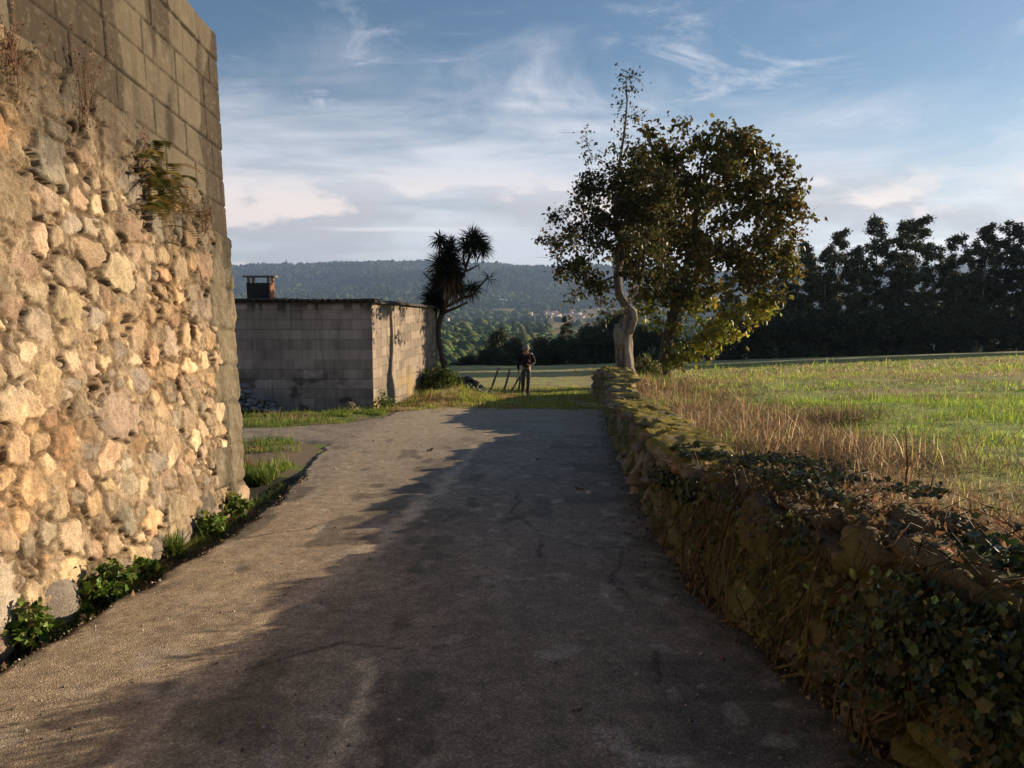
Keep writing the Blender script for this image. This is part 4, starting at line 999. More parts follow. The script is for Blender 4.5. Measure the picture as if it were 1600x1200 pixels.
# not inside the shed
ins = x < (C0[0]+(C1[0]-C0[0])*np.clip((y-C0[1])/7, 0, 1))+.05; k = ~(ins & (y < 27.6)); x, y = x[k], y[k]
n = len(x); bank = np.exp(-((x+2.2)/1.5)**2-((y-26)/4.)**2)
c = np.where((fbm(x*.9, y*.9, 3, 319)+rg.normal(0, .08, n) > .57)[:, None], jit([(.31, .22, .10), (.25, .17, .085), (.33, .27, .12)], n, rg, .25), jit([(.25, .31, .045), (.33, .36, .055), (.20, .26, .04), (.42, .40, .09)], n, rg, .25))
h = rg.lognormal(-2.75, .4, n)*(1+1.6*bank)
blades(mb, ground_pts(x, y), h, rg.uniform(.010, .022, n), c, rg, .5, .5)
o = mb.build('track_grass', M_GRASS); tag(o, 'short yellow-green grass over the track beyond the end of the asphalt', 'grass', kind='stuff')
mb = MB()
pts = []
for (n0, x0, x1, y0, y1) in ((9000, -9, -3.6, 15.8, 18.9), (5000, -4.6, -3.15, 18.3, 20.3), (4500, -6.5, -3.3, 11.6, 13.4), (1500, -3.75, -3.0, 9.3, 10.4)):
    x, y = scatter(n0, x0, x1, y0, y1, rg); k = (fbm(x*1.5, y*1.8, 3, 321) > .42) & (x < roadl(y)-.12); pts.append(np.stack([x[k], y[k]], 1))
pts = np.vstack(pts); x, y = pts[:, 0], pts[:, 1]; n = len(x)
h = rg.lognormal(-2.5, .45, n)*np.where(y < 10.7, 1.1, 1)
c = np.where((fbm(x, y, 3, 323)+rg.normal(0, .1, n) > .62)[:, None], jit(BR, n, rg, .25), jit([(.15, .22, .03), (.19, .26, .04), (.11, .17, .024), (.26, .28, .06)], n, rg, .25))
blades(mb, ground_pts(x, y), h, rg.uniform(.008, .016, n), c, rg, .45, .5)
o = mb.build('verge_grass', M_GRASS); tag(o, 'green grass on the verges between the lane and the block shed', 'grass', kind='stuff')

# ================================================================== weeds at the foot of the stone building
def weed(name, label, cat, c, r, h, n, cols, seed, kind='broad', group=None, mat=None):
    rg = np.random.default_rng(seed); root = empty(name, c, label, cat, group); mb = MB(); st = MB()
    c = np.zeros(3)
    if kind == 'grass':
        a = rg.uniform(0, 2*PI, n); q = r*rg.random(n)**.6*.5; P = np.stack([np.cos(a)*q, np.sin(a)*q, np.zeros(n)], 1)
        blades(mb, P, h*rg.uniform(.5, 1.2, n), rg.uniform(.006, .012, n), jit(cols, n, rg, .25), rg, .5, .6)
        mb.build('blades', M_GRASS, root); return root
    ns = max(6, n//14)
    for k in range(ns):
        a = rg.uniform(0, 2*PI); q = rg.random()**.6; tip = np.array([math.cos(a)*r*q, math.sin(a)*r*q, h*(1.1-.6*q)*rg.uniform(.5, 1.1)])
        mid = tip*np.array([.45, .45, .6]); st.tube([np.zeros(3)-np.array([0, 0, .03]), mid, tip], [.004, .003, .002], 4, (.08, .10, .03), False)
        m_ = int(24*rg.uniform(.7, 1.3)); f = rg.random(m_)[:, None]; P = mid*(1-f)+tip*f+rg.normal(0, r*.10, (m_, 3)); P[:, 2] = np.maximum(P[:, 2], .01)
        leaf_cards(mb, P, .040*rg.lognormal(0, .4, m_)*(1 if r < .35 else 1.5), jit(cols, m_, rg, .3), rg, .75, .15)
    st.build('stems', M_GRASS, root); mb.build('leaves', M_LEAF, root); return root
WG = [(.09, .16, .02), (.12, .20, .028), (.065, .12, .016), (.17, .22, .045), (.15, .14, .04)]
for i, (yy, r, h, n, kd, lab, nm) in enumerate([
    (4.28, .17, .28, 330, 'broad', 'bright green weed at the foot of the stone building, lowest in the picture', 'weed'),
    (5.05, .24, .30, 520, 'broad', 'largest leafy green weed at the foot of the stone building beside the grey boulder', 'weed'),
    (5.62, .13, .17, 150, 'broad', 'small leafy weed at the wall foot beside the largest weed on its road side', 'weed'),
    (6.15, .13, .2, 260, 'grass', 'tuft of fine green grass between boulders at the wall foot', 'grass tuft'),
    (6.85, .20, .22, 330, 'broad', 'low spreading green weed at the wall foot just past the fine grass tuft', 'weed'),
    (7.55, .15, .26, 280, 'broad', 'upright green weed against the corner quoin of the stone building', 'weed'),
    (9.3, .30, .2, 700, 'grass', 'thick bright grass tuft just past the corner of the stone building', 'grass tuft')]):
    xx = -2.80 if i < 6 else -3.14
    weed('grass_tuft' if kd == 'grass' else nm, lab, 'grass tuft' if kd == 'grass' else 'weed', (xx, yy, float(gz(xx, yy))+.01), r, h, n, WG, 600+i, kd)
weed('weed', 'green leafy weed growing at the front corner of the block shed', 'weed', (-3.42, 20.3, float(gz(-3.42, 20.3))), .34, .5, 420, [(.06, .11, .015), (.09, .14, .02)], 620)
weed('shrub', 'low green bramble bush against the far end of the shed side wall', 'bush', (-2.42, 25.3, float(gz(-2.42, 25.3))), .75, .75, 1500, [(.06, .085, .016), (.08, .11, .018), (.045, .065, .012)], 621)
weed('shrub', 'pale olive bush between the trunks of the two big trees', 'bush', tuple(pt(1008, 596, 28.4)), .62, 1.0, 1500, [(.12, .12, .04), (.15, .14, .05), (.10, .11, .03)], 622)

# small mixed growth and dead leaves along the gutter
mb = MB(); n = 3200; y = rg.uniform(2.5, 9.2, n); x = -2.80+np.abs(rg.normal(0, .05, n))-.02; k = fbm(y*2.2, y*0, 3, 331) > .42; x, y = x[k], y[k]; n = len(x)
blades(mb, ground_pts(x, y), rg.lognormal(-2.9, .5, n), rg.uniform(.004, .009, n), jit(WG+[(.24, .18, .08), (.2, .2, .06)], n, rg, .3), rg, .7, .6)
n = 500; y = rg.uniform(2.5, 9.2, n); x = -2.62+rg.normal(0, .10, n); P = ground_pts(x, y, .015); leaf_cards(mb, P, .035*rg.uniform(.5, 1.6, n), jit([(.16, .10, .055), (.10, .07, .04), (.24, .16, .08)], n, rg, .3), rg, .6, 0)
o = mb.build('gutter_growth', M_GRASS); tag(o, 'sparse low grass and dead leaves along the gutter by the stone building', 'weeds', kind='stuff')

# plants on the stone building
def dry_stalks(label, c, n, h, seed, cols=((.24, .12, .08), (.30, .19, .12), (.17, .085, .055))):
    rg = np.random.default_rng(seed); root = empty('dry_plant', c, label, 'dry plant'); mb = MB(); lf = mb
    for k in range(n):
        d = np.array([rg.uniform(.02, .25), rg.normal(0, .38), 1.]); d /= np.linalg.norm(d); L_ = h*rg.uniform(.4, 1.1)
        cc = np.array(cols[rg.integers(0, len(cols))]); p0 = np.array([0, rg.normal(0, .05), rg.uniform(-.15, .02)]); p1 = p0+d*L_*.5+rg.normal(0, .012, 3); p2 = p0+d*L_
        mb.tube([p0, p1+rg.normal(0, .02, 3), p2], [.003, .0022, .001], 4, cc, False)
        m_ = int(26*L_/h); f = rg.random(m_)[:, None]; leaf_cards(lf, p1*(1-f)+p2*f+rg.normal(0, .008, (m_, 3)), .018*rg.uniform(.5, 1.3, m_), jit([cc], m_, rg, .25), rg, .5, .1)
    m_ = 90; P = rg.normal(0, .07, (m_, 3))*np.array([.6, 1.1, 1.3])+np.array([.03, 0, -.08]); leaf_cards(lf, P, .03*rg.uniform(.5, 1.4, m_), jit([(.3, .2, .1), (.22, .11, .06)], m_, rg, .3), rg, .3, .2)
    mb.build('stalks', M_GRASS, root)
dry_stalks('tall reddish dry plant rooted in the stones below the block courses', (-2.92, 5.42, 2.86), 11, .55, 71)
dry_stalks('rusty dry plant at the left edge of the picture under the block courses', (-2.92, 4.68, 2.92), 15, .42, 72)
dry_stalks('small reddish dry stalks on the ledge above the fern', (-2.92, 6.25, 2.62), 8, .30, 73)
dry_stalks('dark reddish dry plant right of the fern close to the corner', (-2.90, 7.35, 2.22), 12, .30, 74, ((.12, .05, .03), (.17, .08, .04)))
rg = np.random.default_rng(75); fern = empty('fern', (-2.90, 6.42, 2.44), 'golden brown fern hanging from the stone building under the blocks', 'fern'); mb = MB()
for k in range(52):
    a = rg.uniform(-1.4, 1.4); L_ = rg.uniform(.2, .44); out = rg.uniform(.4, 1.); d = np.array([out*.75, math.sin(a)*.9, .55*math.cos(a)]); d /= np.linalg.norm(d)
    n = 15; f = np.linspace(.08, 1, n); o0 = np.array([0, rg.normal(0, .18), rg.normal(-.06, .18)])
    C_ = o0+d*(f*L_)[:, None]; C_[:, 2] -= .75*L_*f**2
    sd = np.cross(d, [0, 0, 1.]); sd /= np.linalg.norm(sd); ln = .085*np.sin(PI*(f*.85+.12))*L_/.4
    col = jit([(.20, .15, .035), (.15, .13, .03), (.23, .14, .04), (.10, .10, .03)], 1, rg, .2)
    for s_ in (-1, 1):
        tip = C_+s_*sd*ln[:, None]+d*(ln*.35)[:, None]; tip[:, 2] -= ln*.25; w = .011
        V = np.stack([C_-d*w, C_+d*w, tip], 1).reshape(-1, 3); mb.put(V, np.arange(n)[:, None]*3+np.array([[0, 1, 2]]), None, np.repeat(col, 3*n, 0))
mb.build('fronds', M_LEAF, fern)

# ================================================================== ivy and brambles over the near end of the boundary wall
IVY2 = np.array([(0, 0), (.40, .0), (.42, .30), (.50, .52), (.26, .70), (0, 1.), (-.26, .70), (-.50, .52), (-.42, .30), (-.40, .0)])
def ivy(label, yr, n, cols, seed, hv=(.35, 1.25), size=.055, spread=.09, stems=14, cat='ivy', name='ivy', dens=.45):
    rg = np.random.default_rng(seed); yc = sum(yr)/2; oc = (float(wallx(yc)), yc, float(-SL*yc+.6)); root = empty(name, oc, label, cat)
    y = rg.uniform(yr[0], yr[1], n*2); v = rg.uniform(hv[0], hv[1], n*2); k = fbm(y*2.5+seed, v*2.5, 3, seed)+.15*np.sin(PI*(y-yr[0])/(yr[1]-yr[0])) > dens+.07; y, v = y[k][:n], v[k][:n]; n = len(y)
    Hh = wallH(y); vv = v*Hh; over = np.clip(vv-Hh, 0, None)
    over_ = v > 1.; out = np.abs(rg.normal(0, spread, n))*np.where(over_, .4, 1)+.03; bul = .10*fbm(y*3, v*3, 3, seed+4)
    px = wallx(y)+.10*np.minimum(v, 1)-(out+bul)*(over <= 0)+over*1.0; pz = -SL*y+np.minimum(vv, Hh)+.05*(over > 0)+(out+bul)*(over > 0)*.9
    P = np.stack([px, y, pz], 1)
    Nn = np.stack([-np.where(over > 0, .25, .9)*np.ones(n), rg.normal(0, .45, n), np.where(over > 0, .9, .35)], 1)+rg.normal(0, .35, (n, 3)); Nn /= np.linalg.norm(Nn, axis=1)[:, None]
    up = np.stack([rg.normal(0, .3, n), rg.normal(0, .6, n), -np.ones(n)], 1); up -= Nn*(up*Nn).sum(1)[:, None]; up /= np.linalg.norm(up, axis=1)[:, None]; sd = np.cross(up, Nn)
    s = size*np.clip(rg.lognormal(-.1, .4, n), .35, 2.); sh = IVY2.copy()
    V = P[:, None]+sd[:, None]*(sh[None, :, 0:1]*s[:, None, None])+up[:, None]*(sh[None, :, 1:2]*s[:, None, None])+Nn[:, None]*(np.abs(sh[None, :, 0:1])*s[:, None, None]*.3)
    m_ = P+up*(s*.35)[:, None]; V = np.concatenate([V, m_[:, None]], 1).reshape(-1, 3); i = np.arange(n)[:, None]*11
    T = np.concatenate([i+np.array([[q, (q+1) % 10, 10]]) for q in range(10)], 0); cc = jit(cols, n, rg, .5)
    mb = MB(oc); mb.put(V, T, None, np.repeat(cc, 11, 0)); mb.build('leaves', M_IVY, root)
    st = MB(oc)
    for k in range(stems):
        y0 = rg.uniform(*yr); pts = []
        for f in np.linspace(0, 1, 8):
            yy = y0+rg.normal(0, .05)+.35*math.sin(f*3+k)*.4; H_ = float(wallH(yy)); pts.append((float(wallx(yy))+.1*f-.05-.05*rg.random(), yy, -SL*yy+H_*f*1.02+.02))
        st.tube(pts, np.linspace(.007, .003, 8)*rg.uniform(.6, 1.3), 5, (.17, .12, .07), False)
    st.build('stems', M_BARK, root)
    return root
M_IVY = m_leaf('ivy_leaf', .2, .48, .35)
IVC = [(.020, .036, .010), (.030, .050, .013), (.046, .062, .018), (.014, .025, .008), (.07, .06, .02)]
ivy('dense dark ivy over the nearest part of the stone wall at the lower right', (1.3, 2.8), 6500, IVC, 81, (.38, 1.35), .024, .13, 16)
ivy('sparse ivy trailing over the mossy face of the wall beside the dense ivy', (2.6, 5.2), 330, [(.045, .06, .014), (.03, .045, .012), (.07, .08, .018)], 82, (.02, .95), .025, .04, 30, dens=.40)
ivy('glossy ivy mat on top of the wall just before the mossy coping slabs', (4.7, 6.4), 1900, [(.022, .034, .010), (.035, .045, .012), (.05, .06, .016)], 83, (.78, 1.5), .028, .05, 6)
ivy('small-leaved ivy and bramble on the wall top between the two ivy mats', (3.1, 4.9), 1500, [(.04, .05, .014), (.06, .05, .02), (.03, .042, .012)], 84, (.85, 1.7), .024, .07, 6)
# tangle of dry bracken over the wall top
rg = np.random.default_rng(85); mb = MB((1.7, 3.6, .5)); 
for k in range(260):
    yy = rg.uniform(1.8, 6.2); xx = wallx(yy)+rg.uniform(.05, .75); z0 = -SL*yy+float(wallH(yy))+rg.uniform(.0, .07); a = rg.uniform(0, 2*PI); L_ = rg.uniform(.12, .42)
    d = np.array([math.cos(a), math.sin(a), rg.uniform(-.1, .55)]); p0 = np.array([xx, yy, z0]); p1 = p0+d*L_*.5+np.array([0, 0, .03]); p2 = p0+d*L_-np.array([0, 0, .05])
    mb.tube([p0, p1, p2], [.003, .0022, .001], 3, jit([(.11, .07, .04), (.15, .10, .06), (.07, .045, .025)], 1, rg, .3)[0], False)
P = np.stack([rg.uniform(0, 1, 1500), rg.uniform(1.8, 6.2, 1500), rg.uniform(0, .10, 1500)], 1); P[:, 0] = wallx(P[:, 1])+.05+.75*P[:, 0]; P[:, 2] += -SL*P[:, 1]+wallH(P[:, 1])
leaf_cards(mb, P, .045*rg.uniform(.5, 1.5, 1500), jit([(.14, .085, .045), (.2, .13, .07), (.08, .045, .025)], 1500, rg, .3), rg, .4, 0)
o = mb.build('dead_bracken', M_GRASS); o.location = mb.o; tag(o, 'brown tangle of dead bracken and twigs over the near wall top', 'bracken', kind='stuff')

# tall dead stalks in the field
def stalk(label, b, t_, d, r=.008, heads=True, seed=1):
    rg = np.random.default_rng(seed); p1 = pt(*t_, d); p0 = pt(*b, d); p0[2] = float(gz(p0[0], p0[1]))-.05; root = empty('dead_stalk', tuple(p0), label, 'dead stalk', 'dead stalks standing in the field'); mb = MB(p0)
    mid = (p0+p1)/2+np.array([.015, 0, 0]); mb.tube([p0, mid, p1], [r, r*.8, r*.4], 5, (.12, .08, .05)); mb.build('stem', M_GRASS, root)
    lf = MB(p0); n = 26; f = rg.random(n)[:, None]**.6; P = mid*(1-f)+p1*f; leaf_cards(lf, P, .02*rg.uniform(.5, 1.5, n), jit([(.14, .09, .05), (.10, .06, .035)], n, rg, .2), rg, .3, .3); lf.build('dry_leaves', M_GRASS, root)
stalk('tallest thin dead stalk standing in the field behind the ivy', (1412, 795), (1415, 668), 4.9, .006, seed=3)
stalk('dead stalk leaning right, right of the tallest stalk in the field', (1440, 798), (1459, 741), 4.6, .006, seed=4)
stalk('short thin dead stalk between the two taller stalks in the field', (1428, 790), (1436, 730), 5.0, .004, seed=5)
# heap of mown dry hay
rg = np.random.default_rng(87); cx_, cy_ = 4.0, 9.6; mb = MB((cx_, cy_, float(gz(cx_, cy_)))); n = 900
x = cx_+rg.normal(0, .35, n); y = cy_+rg.normal(0, .16, n); P = np.stack([x, y, gz(x, y)+.10*rg.random(n)], 1); blades(mb, P, rg.uniform(.12, .3, n), .006*np.ones(n), jit([(.2, .13, .07), (.12, .07, .04), (.3, .22, .13)], n, rg, .3), rg, 1.3, .5)
o = mb.build('hay_clump', M_GRASS); o.location = mb.o; tag(o, 'flattened clump of dry hay lying between brown and green field grass', 'hay clump')

# litter on the lane
rg = np.random.default_rng(91)
def litter_leaf(px_, py_, label, col, s, group, seed):
    rg = np.random.default_rng(seed)
    for Yt in np.linspace(2.6, 20, 3000):
        p = pt(px_, py_, Yt)
        if p[2] <= gz(p[0], p[1], False)+.03: break
    mb = MB((0, 0, 0)); n = 7; a = np.linspace(-1, 1, n); w = np.sqrt(np.maximum(0, 1-a*a))*.42*(1+.15*rg.normal(size=n)); V = []
    for k in range(n): V += [(a[k]*s*.5, -w[k]*s*.5, .25*s*abs(a[k])**2+.14*s), (a[k]*s*.5, 0, .12*s*a[k]**2), (a[k]*s*.5, w[k]*s*.5, .25*s*abs(a[k])+.10*s)]
    Q = []
    for k in range(n-1):
        for q in (0, 1): Q.append((k*3+q, (k+1)*3+q, (k+1)*3+q+1, k*3+q+1))
    mb.put(V, None, Q, col); o = mb.build('fallen_leaf', M_LEAF); o.location = (p[0], p[1], p[2]+.0); o.rotation_euler = (0, 0, rg.uniform(0, 6)); tag(o, label, 'leaf', group)
litter_leaf(905, 766, 'reddish brown dead leaf lying on the shaded asphalt beside a pebble', (.20, .08, .04), .11, 'fallen leaves on the lane', 1)
litter_leaf(1004, 795, 'pale dry leaf on the asphalt at the foot of the boundary wall', (.36, .30, .24), .09, 'fallen leaves on the lane', 2)
litter_leaf(672, 705, 'dark curled leaf on the lane near the edge of the tree shadow', (.07, .05, .03), .14, 'fallen leaves on the lane', 3)
litter_leaf(840, 719, 'tiny brown leaf in the middle of the shaded lane', (.15, .08, .045), .08, 'fallen leaves on the lane', 4)
litter_leaf(900, 1112, 'small dull leaf on the nearest stretch of shaded asphalt', (.14, .10, .07), .04, 'fallen leaves on the lane', 5)
litter_leaf(152, 914, 'orange brown leaf in the gutter below the largest weed', (.34, .17, .07), .09, 'fallen leaves on the lane', 6)
for i, (a, b, s, lab) in enumerate(((921, 772, .045, 'pale pebble on the shaded lane next to the reddish leaf'), (625, 1127, .014, 'tiny light pebble on the near shaded asphalt at the left'), (585, 690, .03, 'pebble on the sunlit lane in front of the shed'), (988, 772, .035, 'pebble at the foot of the boundary wall'), (978, 748, .03, 'smaller pebble further along the foot of the boundary wall'))):
    for Yt in np.linspace(2.6, 20, 3000):
        p = pt(a, b, Yt)
        if p[2] <= gz(p[0], p[1], False)+.03: break
    mb = MB(); boulder_mesh(mb, (0, 0, s*.3), (s, s*.8, s*.6), rg, (.36, .32, .28), 7); o = mb.build('pebble', M_SLATE, None, True); o.location = (p[0], p[1], p[2]); tag(o, lab, 'pebble', 'pebbles on the lane')
# leaf debris in the angle between lane and wall
mb = MB(); n = 2600; y = 2.2+18*rg.random(n)**1.4; x = wallx(y)+.04-np.abs(rg.gamma(1.1, .06, n)); P = np.stack([x, y, gz(x, y, False)+.035+.01*rg.random(n)], 1)
leaf_cards(mb, P, .028*rg.uniform(.5, 1.6, n), jit([(.13, .085, .05), (.09, .06, .035), (.18, .13, .08), (.07, .07, .025)], n, rg, .3), rg, .6, 0)
o = mb.build('leaf_litter', M_GRASS); tag(o, 'brown leaf litter gathered along the foot of the boundary wall', 'leaf litter', kind='stuff')
# ================================================================== WALKER
def skin(name, pts, edges, mat, parent, sub=2, root=0):
    me = bpy.data.meshes.new(name); me.from_pydata([p[:3] for p in pts], edges, []); ob = bpy.data.objects.new(name, me); COL.objects.link(ob)
    ob.modifiers.new('s', 'SKIN'); ob.modifiers.new('d', 'SUBSURF').levels = sub
    if not me.skin_vertices: me.skin_vertices.new()
    for i, p in enumerate(pts):
        r = p[3]; r2 = p[4] if len(p) > 4 else r
        me.skin_vertices[0].data[i].radius = (r, r2); me.skin_vertices[0].data[i].use_root = (i == root)
    bpy.context.view_layer.update(); dg = bpy.context.evaluated_depsgraph_get()
    m2 = bpy.data.meshes.new_from_object(ob.evaluated_get(dg)); m2.name = name
    bpy.data.objects.remove(ob); bpy.data.meshes.remove(me)
    m2.polygons.foreach_set('use_smooth', np.ones(len(m2.polygons), dtype=bool))
    o = add(name, m2, mat, parent); return o
fx, fy = .50, 27.0
walker = empty('person', (fx, fy, float(gz(fx, fy))+.02), 'person walking up the track in pale brimmed hat, dark jacket, backpack and grey trousers', 'person')
M_SKIN = m_flat('skin', (.42, .24, .17), .6, 20, .1, 0)
M_JACK = m_flat('jacket_cloth', (.014, .012, .013), .85, 30, .25, .2)
M_TROU = m_flat('trouser_cloth', (.065, .055, .045), .9, 30, .2, .2)
M_BOOT = m_flat('boot_leather', (.035, .025, .02), .7, 30, .2, .2)
M_HAT = m_flat('hat_cloth', (.22, .21, .19), .9, 30, .15, .2)
M_PACK = m_flat('pack_cloth', (.065, .012, .012), .8, 30, .2, .2)
M_WHITE = m_flat('white_cloth', (.6, .58, .55), .8, 30, .1, .1)
M_HAIR = m_flat('hair', (.06, .045, .035), .8, 60, .3, .3)
# walking toward -y ; his right is -x
hipL, hipR = (.095, .0, .93), (-.095, .0, .93)
kneeR, ankR, toeR = (-.115, -.16, .50), (-.11, .0, .10), (-.125, -.17, .045)      # right leg behind-ish, knee bent
kneeL, ankL, toeL = (.075, -.10, .50), (.055, -.24, .08), (.06, -.42, .04)
shR, shL = (-.20, .0, 1.42), (.20, .0, 1.42)
elR, wrR = (-.285, .02, 1.14), (-.275, -.12, .90)
elL, wrL = (.30, .0, 1.17), (.16, -.22, 1.08)
def hand(pts, edges, w, d, side):
    """palm, five curled fingers"""
    w = np.array(w); d = np.array(d); d = d/np.linalg.norm(d); across = np.array([side*.2, -1, 0.]); across -= d*(across@d); across /= np.linalg.norm(across); cur = np.cross(d, across)*side
    k = len(pts); pm = w+d*.06; pts.append((*pm, .030, .018)); 
    for q, (o_, l_) in enumerate(((-.030, .070), (-.010, .082), (.010, .078), (.028, .062))):
        b = pm+d*.035+across*o_; m_ = b+d*l_*.5+cur*.012; t_ = m_+d*l_*.25+cur*l_*.45
        i = len(pts); pts += [(*b, .010), (*m_, .009), (*t_, .0075)]; edges += [(k, i), (i, i+1), (i+1, i+2)]
    b = w+d*.03-across*.035; t_ = b+d*.035-across*.02+cur*.02; i = len(pts); pts += [(*b, .011), (*t_, .009)]; edges += [(k, i), (i, i+1)]
    return k
pts = [(0, 0, .95, .15, .11), (0, .005, 1.12, .14, .10), (0, .0, 1.32, .17, .11), (0, -.005, 1.46, .10, .08), (0, -.015, 1.52, .055, .055), (0, -.025, 1.60, .075, .085), (0, -.02, 1.68, .078, .095), (0, -.015, 1.75, .06, .075),
       (*hipR, .085), (*kneeR, .06), (*ankR, .042), (*toeR, .035), (*hipL, .085), (*kneeL, .06), (*ankL, .042), (*toeL, .035),
       (*shR, .06), (*elR, .043), (*wrR, .028), (*shL, .06), (*elL, .043), (*wrL, .028), (0, -.125, 1.625, .016), (.082, -.02, 1.63, .016), (-.082, -.02, 1.63, .016)]
ed = [(0, 1), (1, 2), (2, 3), (3, 4), (4, 5), (5, 6), (6, 7), (0, 8), (8, 9), (9, 10), (10, 11), (0, 12), (12, 13), (13, 14), (14, 15), (3, 16), (16, 17), (17, 18), (3, 19), (19, 20), (20, 21), (5, 22), (5, 23), (5, 24)]
k = hand(pts, ed, wrR, (.02, -.35, -.94), -1); ed.append((18, k)); k = hand(pts, ed, wrL, (-.8, -.4, .1), 1); ed.append((21, k))
skin('body', pts, ed, M_SKIN, walker, 2)
sc_ = lambda p, k: (*p, k)
skin('jacket', [(0, 0, .93, .165, .125), (0, .005, 1.12, .158, .12), (0, .0, 1.32, .19, .125), (0, -.005, 1.455, .115, .09), (0, -.01, 1.51, .07, .065), sc_(shR, .075), sc_(elR, .058), sc_((wrR[0], wrR[1]+.01, wrR[2]+.02), .044), sc_(shL, .075), sc_(elL, .058), sc_((wrL[0]+.01, wrL[1]+.01, wrL[2]+.01), .044)],
     [(0, 1), (1, 2), (2, 3), (3, 4), (3, 5), (5, 6), (6, 7), (3, 8), (8, 9), (9, 10)], M_JACK, walker)
skin('trousers', [(0, 0, 1.0, .145, .115), (0, .0, .92, .15, .115), sc_(hipR, .10), sc_(kneeR, .078), sc_((ankR[0], ankR[1], ankR[2]+.02), .068), sc_(hipL, .10), sc_(kneeL, .078), sc_((ankL[0], ankL[1], ankL[2]+.02), .068)],
     [(0, 1), (1, 2), (2, 3), (3, 4), (1, 5), (5, 6), (6, 7)], M_TROU, walker)
for (an, to) in ((ankR, toeR), (ankL, toeL)):
    skin('boot', [(an[0], an[1]+.02, an[2]+.09, .058), (an[0], an[1]+.02, an[2]-.02, .06), (to[0], to[1], to[2]+.01, .048)], [(0, 1), (1, 2)], M_BOOT, walker)
mb = MB()   # hat: crown and brim
prof = [(.0, 1.80), (.06, 1.798), (.092, 1.775), (.102, 1.72), (.106, 1.685), (.155, 1.655), (.160, 1.650), (.104, 1.672)]
a = np.arange(20)*2*PI/20; V = np.array([[(r*math.cos(q), -.02+r*1.08*math.sin(q), z) for q in a] for r, z in prof]).reshape(-1, 3); i, j = np.meshgrid(np.arange(7), np.arange(20), indexing='ij'); j2 = (j+1) % 20
mb.put(V, None, np.stack([i*20+j, i*20+j2, (i+1)*20+j2, (i+1)*20+j], -1).reshape(-1, 4)); mb.build('hat', M_HAT, walker, True)
skin('hair', [(0, .03, 1.66, .088, .075), (0, .05, 1.58, .075, .06)], [(0, 1)], M_HAIR, walker)
mb = MB()
for s_ in (-1, 1):
    mb = MB(); mb.box(s_*.032-.012, s_*.032+.012, -.112, -.098, 1.628, 1.642); mb.build('eye', M_HAIR, walker)
mb = MB(); mb.box(-.025, .025, -.104, -.096, 1.560, 1.568); mb.build('mouth', M_HAIR, walker)
pk = skin('backpack', [(0, .20, 1.02, .15, .10), (0, .23, 1.25, .18, .13), (0, .20, 1.46, .14, .10)], [(0, 1), (1, 2)], M_PACK, walker)
for s_ in (-1, 1):
    mb = MB(); mb.tube([(s_*.11, .08, 1.52), (s_*.12, -.06, 1.49), (s_*.125, -.135, 1.38), (s_*.13, -.12, 1.22), (s_*.15, .02, 1.08)], [.022]*5, 6, (1, 1, 1)); mb.build('strap', M_PACK, pk, True)
skin('shoulder_roll', [(.17, .12, 1.50, .045), (.215, .12, 1.38, .05)], [(0, 1)], M_WHITE, walker)
skin('chest_pouch', [(.05, -.14, 1.30, .07, .04), (.12, -.15, 1.16, .07, .045)], [(0, 1)], M_PACK, walker)
# trekking pole
h0 = Vector(wrR)+walker.location+Vector((.0, -.04, -.04)); p1 = Vector((fx-.48, fy+.25, float(gz(fx-.48, fy+.25))+.0))
pole = empty('trekking_pole', tuple(p1), 'thin trekking pole held by the walker, its tip behind him', 'trekking pole'); mb = MB(p1)
mb.tube([p1, h0], [.007, .010], 6, (.2, .2, .2)); mb.build('shaft', M_WHITE, pole)
mb = MB(p1); g = Vector(h0); dirp = (g-p1).normalized(); mb.tube([g-dirp*.04, g+dirp*.10], [.018, .02], 8, (.05, .05, .05)); mb.build('grip', M_BOOT, pole)
# ================================================================== VALLEY AND HILLS
def zval(X, Y):
    r = Y
    base = np.interp(r, [100, 131, 200, 300, 600, 1000, 1600, 2300, 3000, 3500, 4200, 5000, 5500, 6400], [-11, -16.5, -30, -38, -46, -59, -77, -76, -50, -8, 72, 168, 172, 120])
    a = X/np.maximum(Y, 1)
    up = np.interp(a, [-.7, -.36, -.27, -.18, -.1, -.04, .05, .1, .3, .7], [.72, .80, .90, 1.04, 1.01, 1.0, .97, .96, .9, .8])
    base = np.where(base > -76, (base+76)*np.where(r > 2300, up, 1)-76, base)
    w = sst(250, 900, r)
    n = (fbm(X/420, Y/420, 4, 501)-.5)*26*w+(fbm(X/1500+3, Y/1300, 3, 503)-.5)*150*sst(2600, 4200, r)+(fbm(X/160, Y/160, 3, 505)-.5)*7*w
    return base+n
def fieldmask(X, Y):
    """1 where the valley floor is open farmland"""
    f = sst(.57, .60, fbm(X/150+7, Y/260, 3, 511))*sst(700, 900, Y)*sst(2900, 2500, Y)
    for (x0, x1, y0, y1) in ((-210, 80, 1540, 1930), (15, 66, 820, 1040), (-190, -120, 1350, 1480), (-120, -30, 2050, 2150), (50, 260, 2060, 2450), (20, 90, 1400, 1560)):
        f = np.maximum(f, sst(-12, 12, X-x0)*sst(-12, 12, x1-X)*sst(-20, 20, Y-y0)*sst(-20, 20, y1-Y))
    return f
an = np.concatenate([np.linspace(-1.15, -.36, 60, endpoint=False), np.linspace(-.36, .30, 300, endpoint=False), np.linspace(.30, 1.15, 60)]); rr = np.geomspace(112, 6800, 300)
A, RR = np.meshgrid(an, rr, indexing='ij'); X = RR*np.tan(A); Y = RR*1.0
Z = zval(X, Y); f = fieldmask(X, Y)
wood = 1-f
V = np.stack([X, Y, Z], -1).reshape(-1, 3)
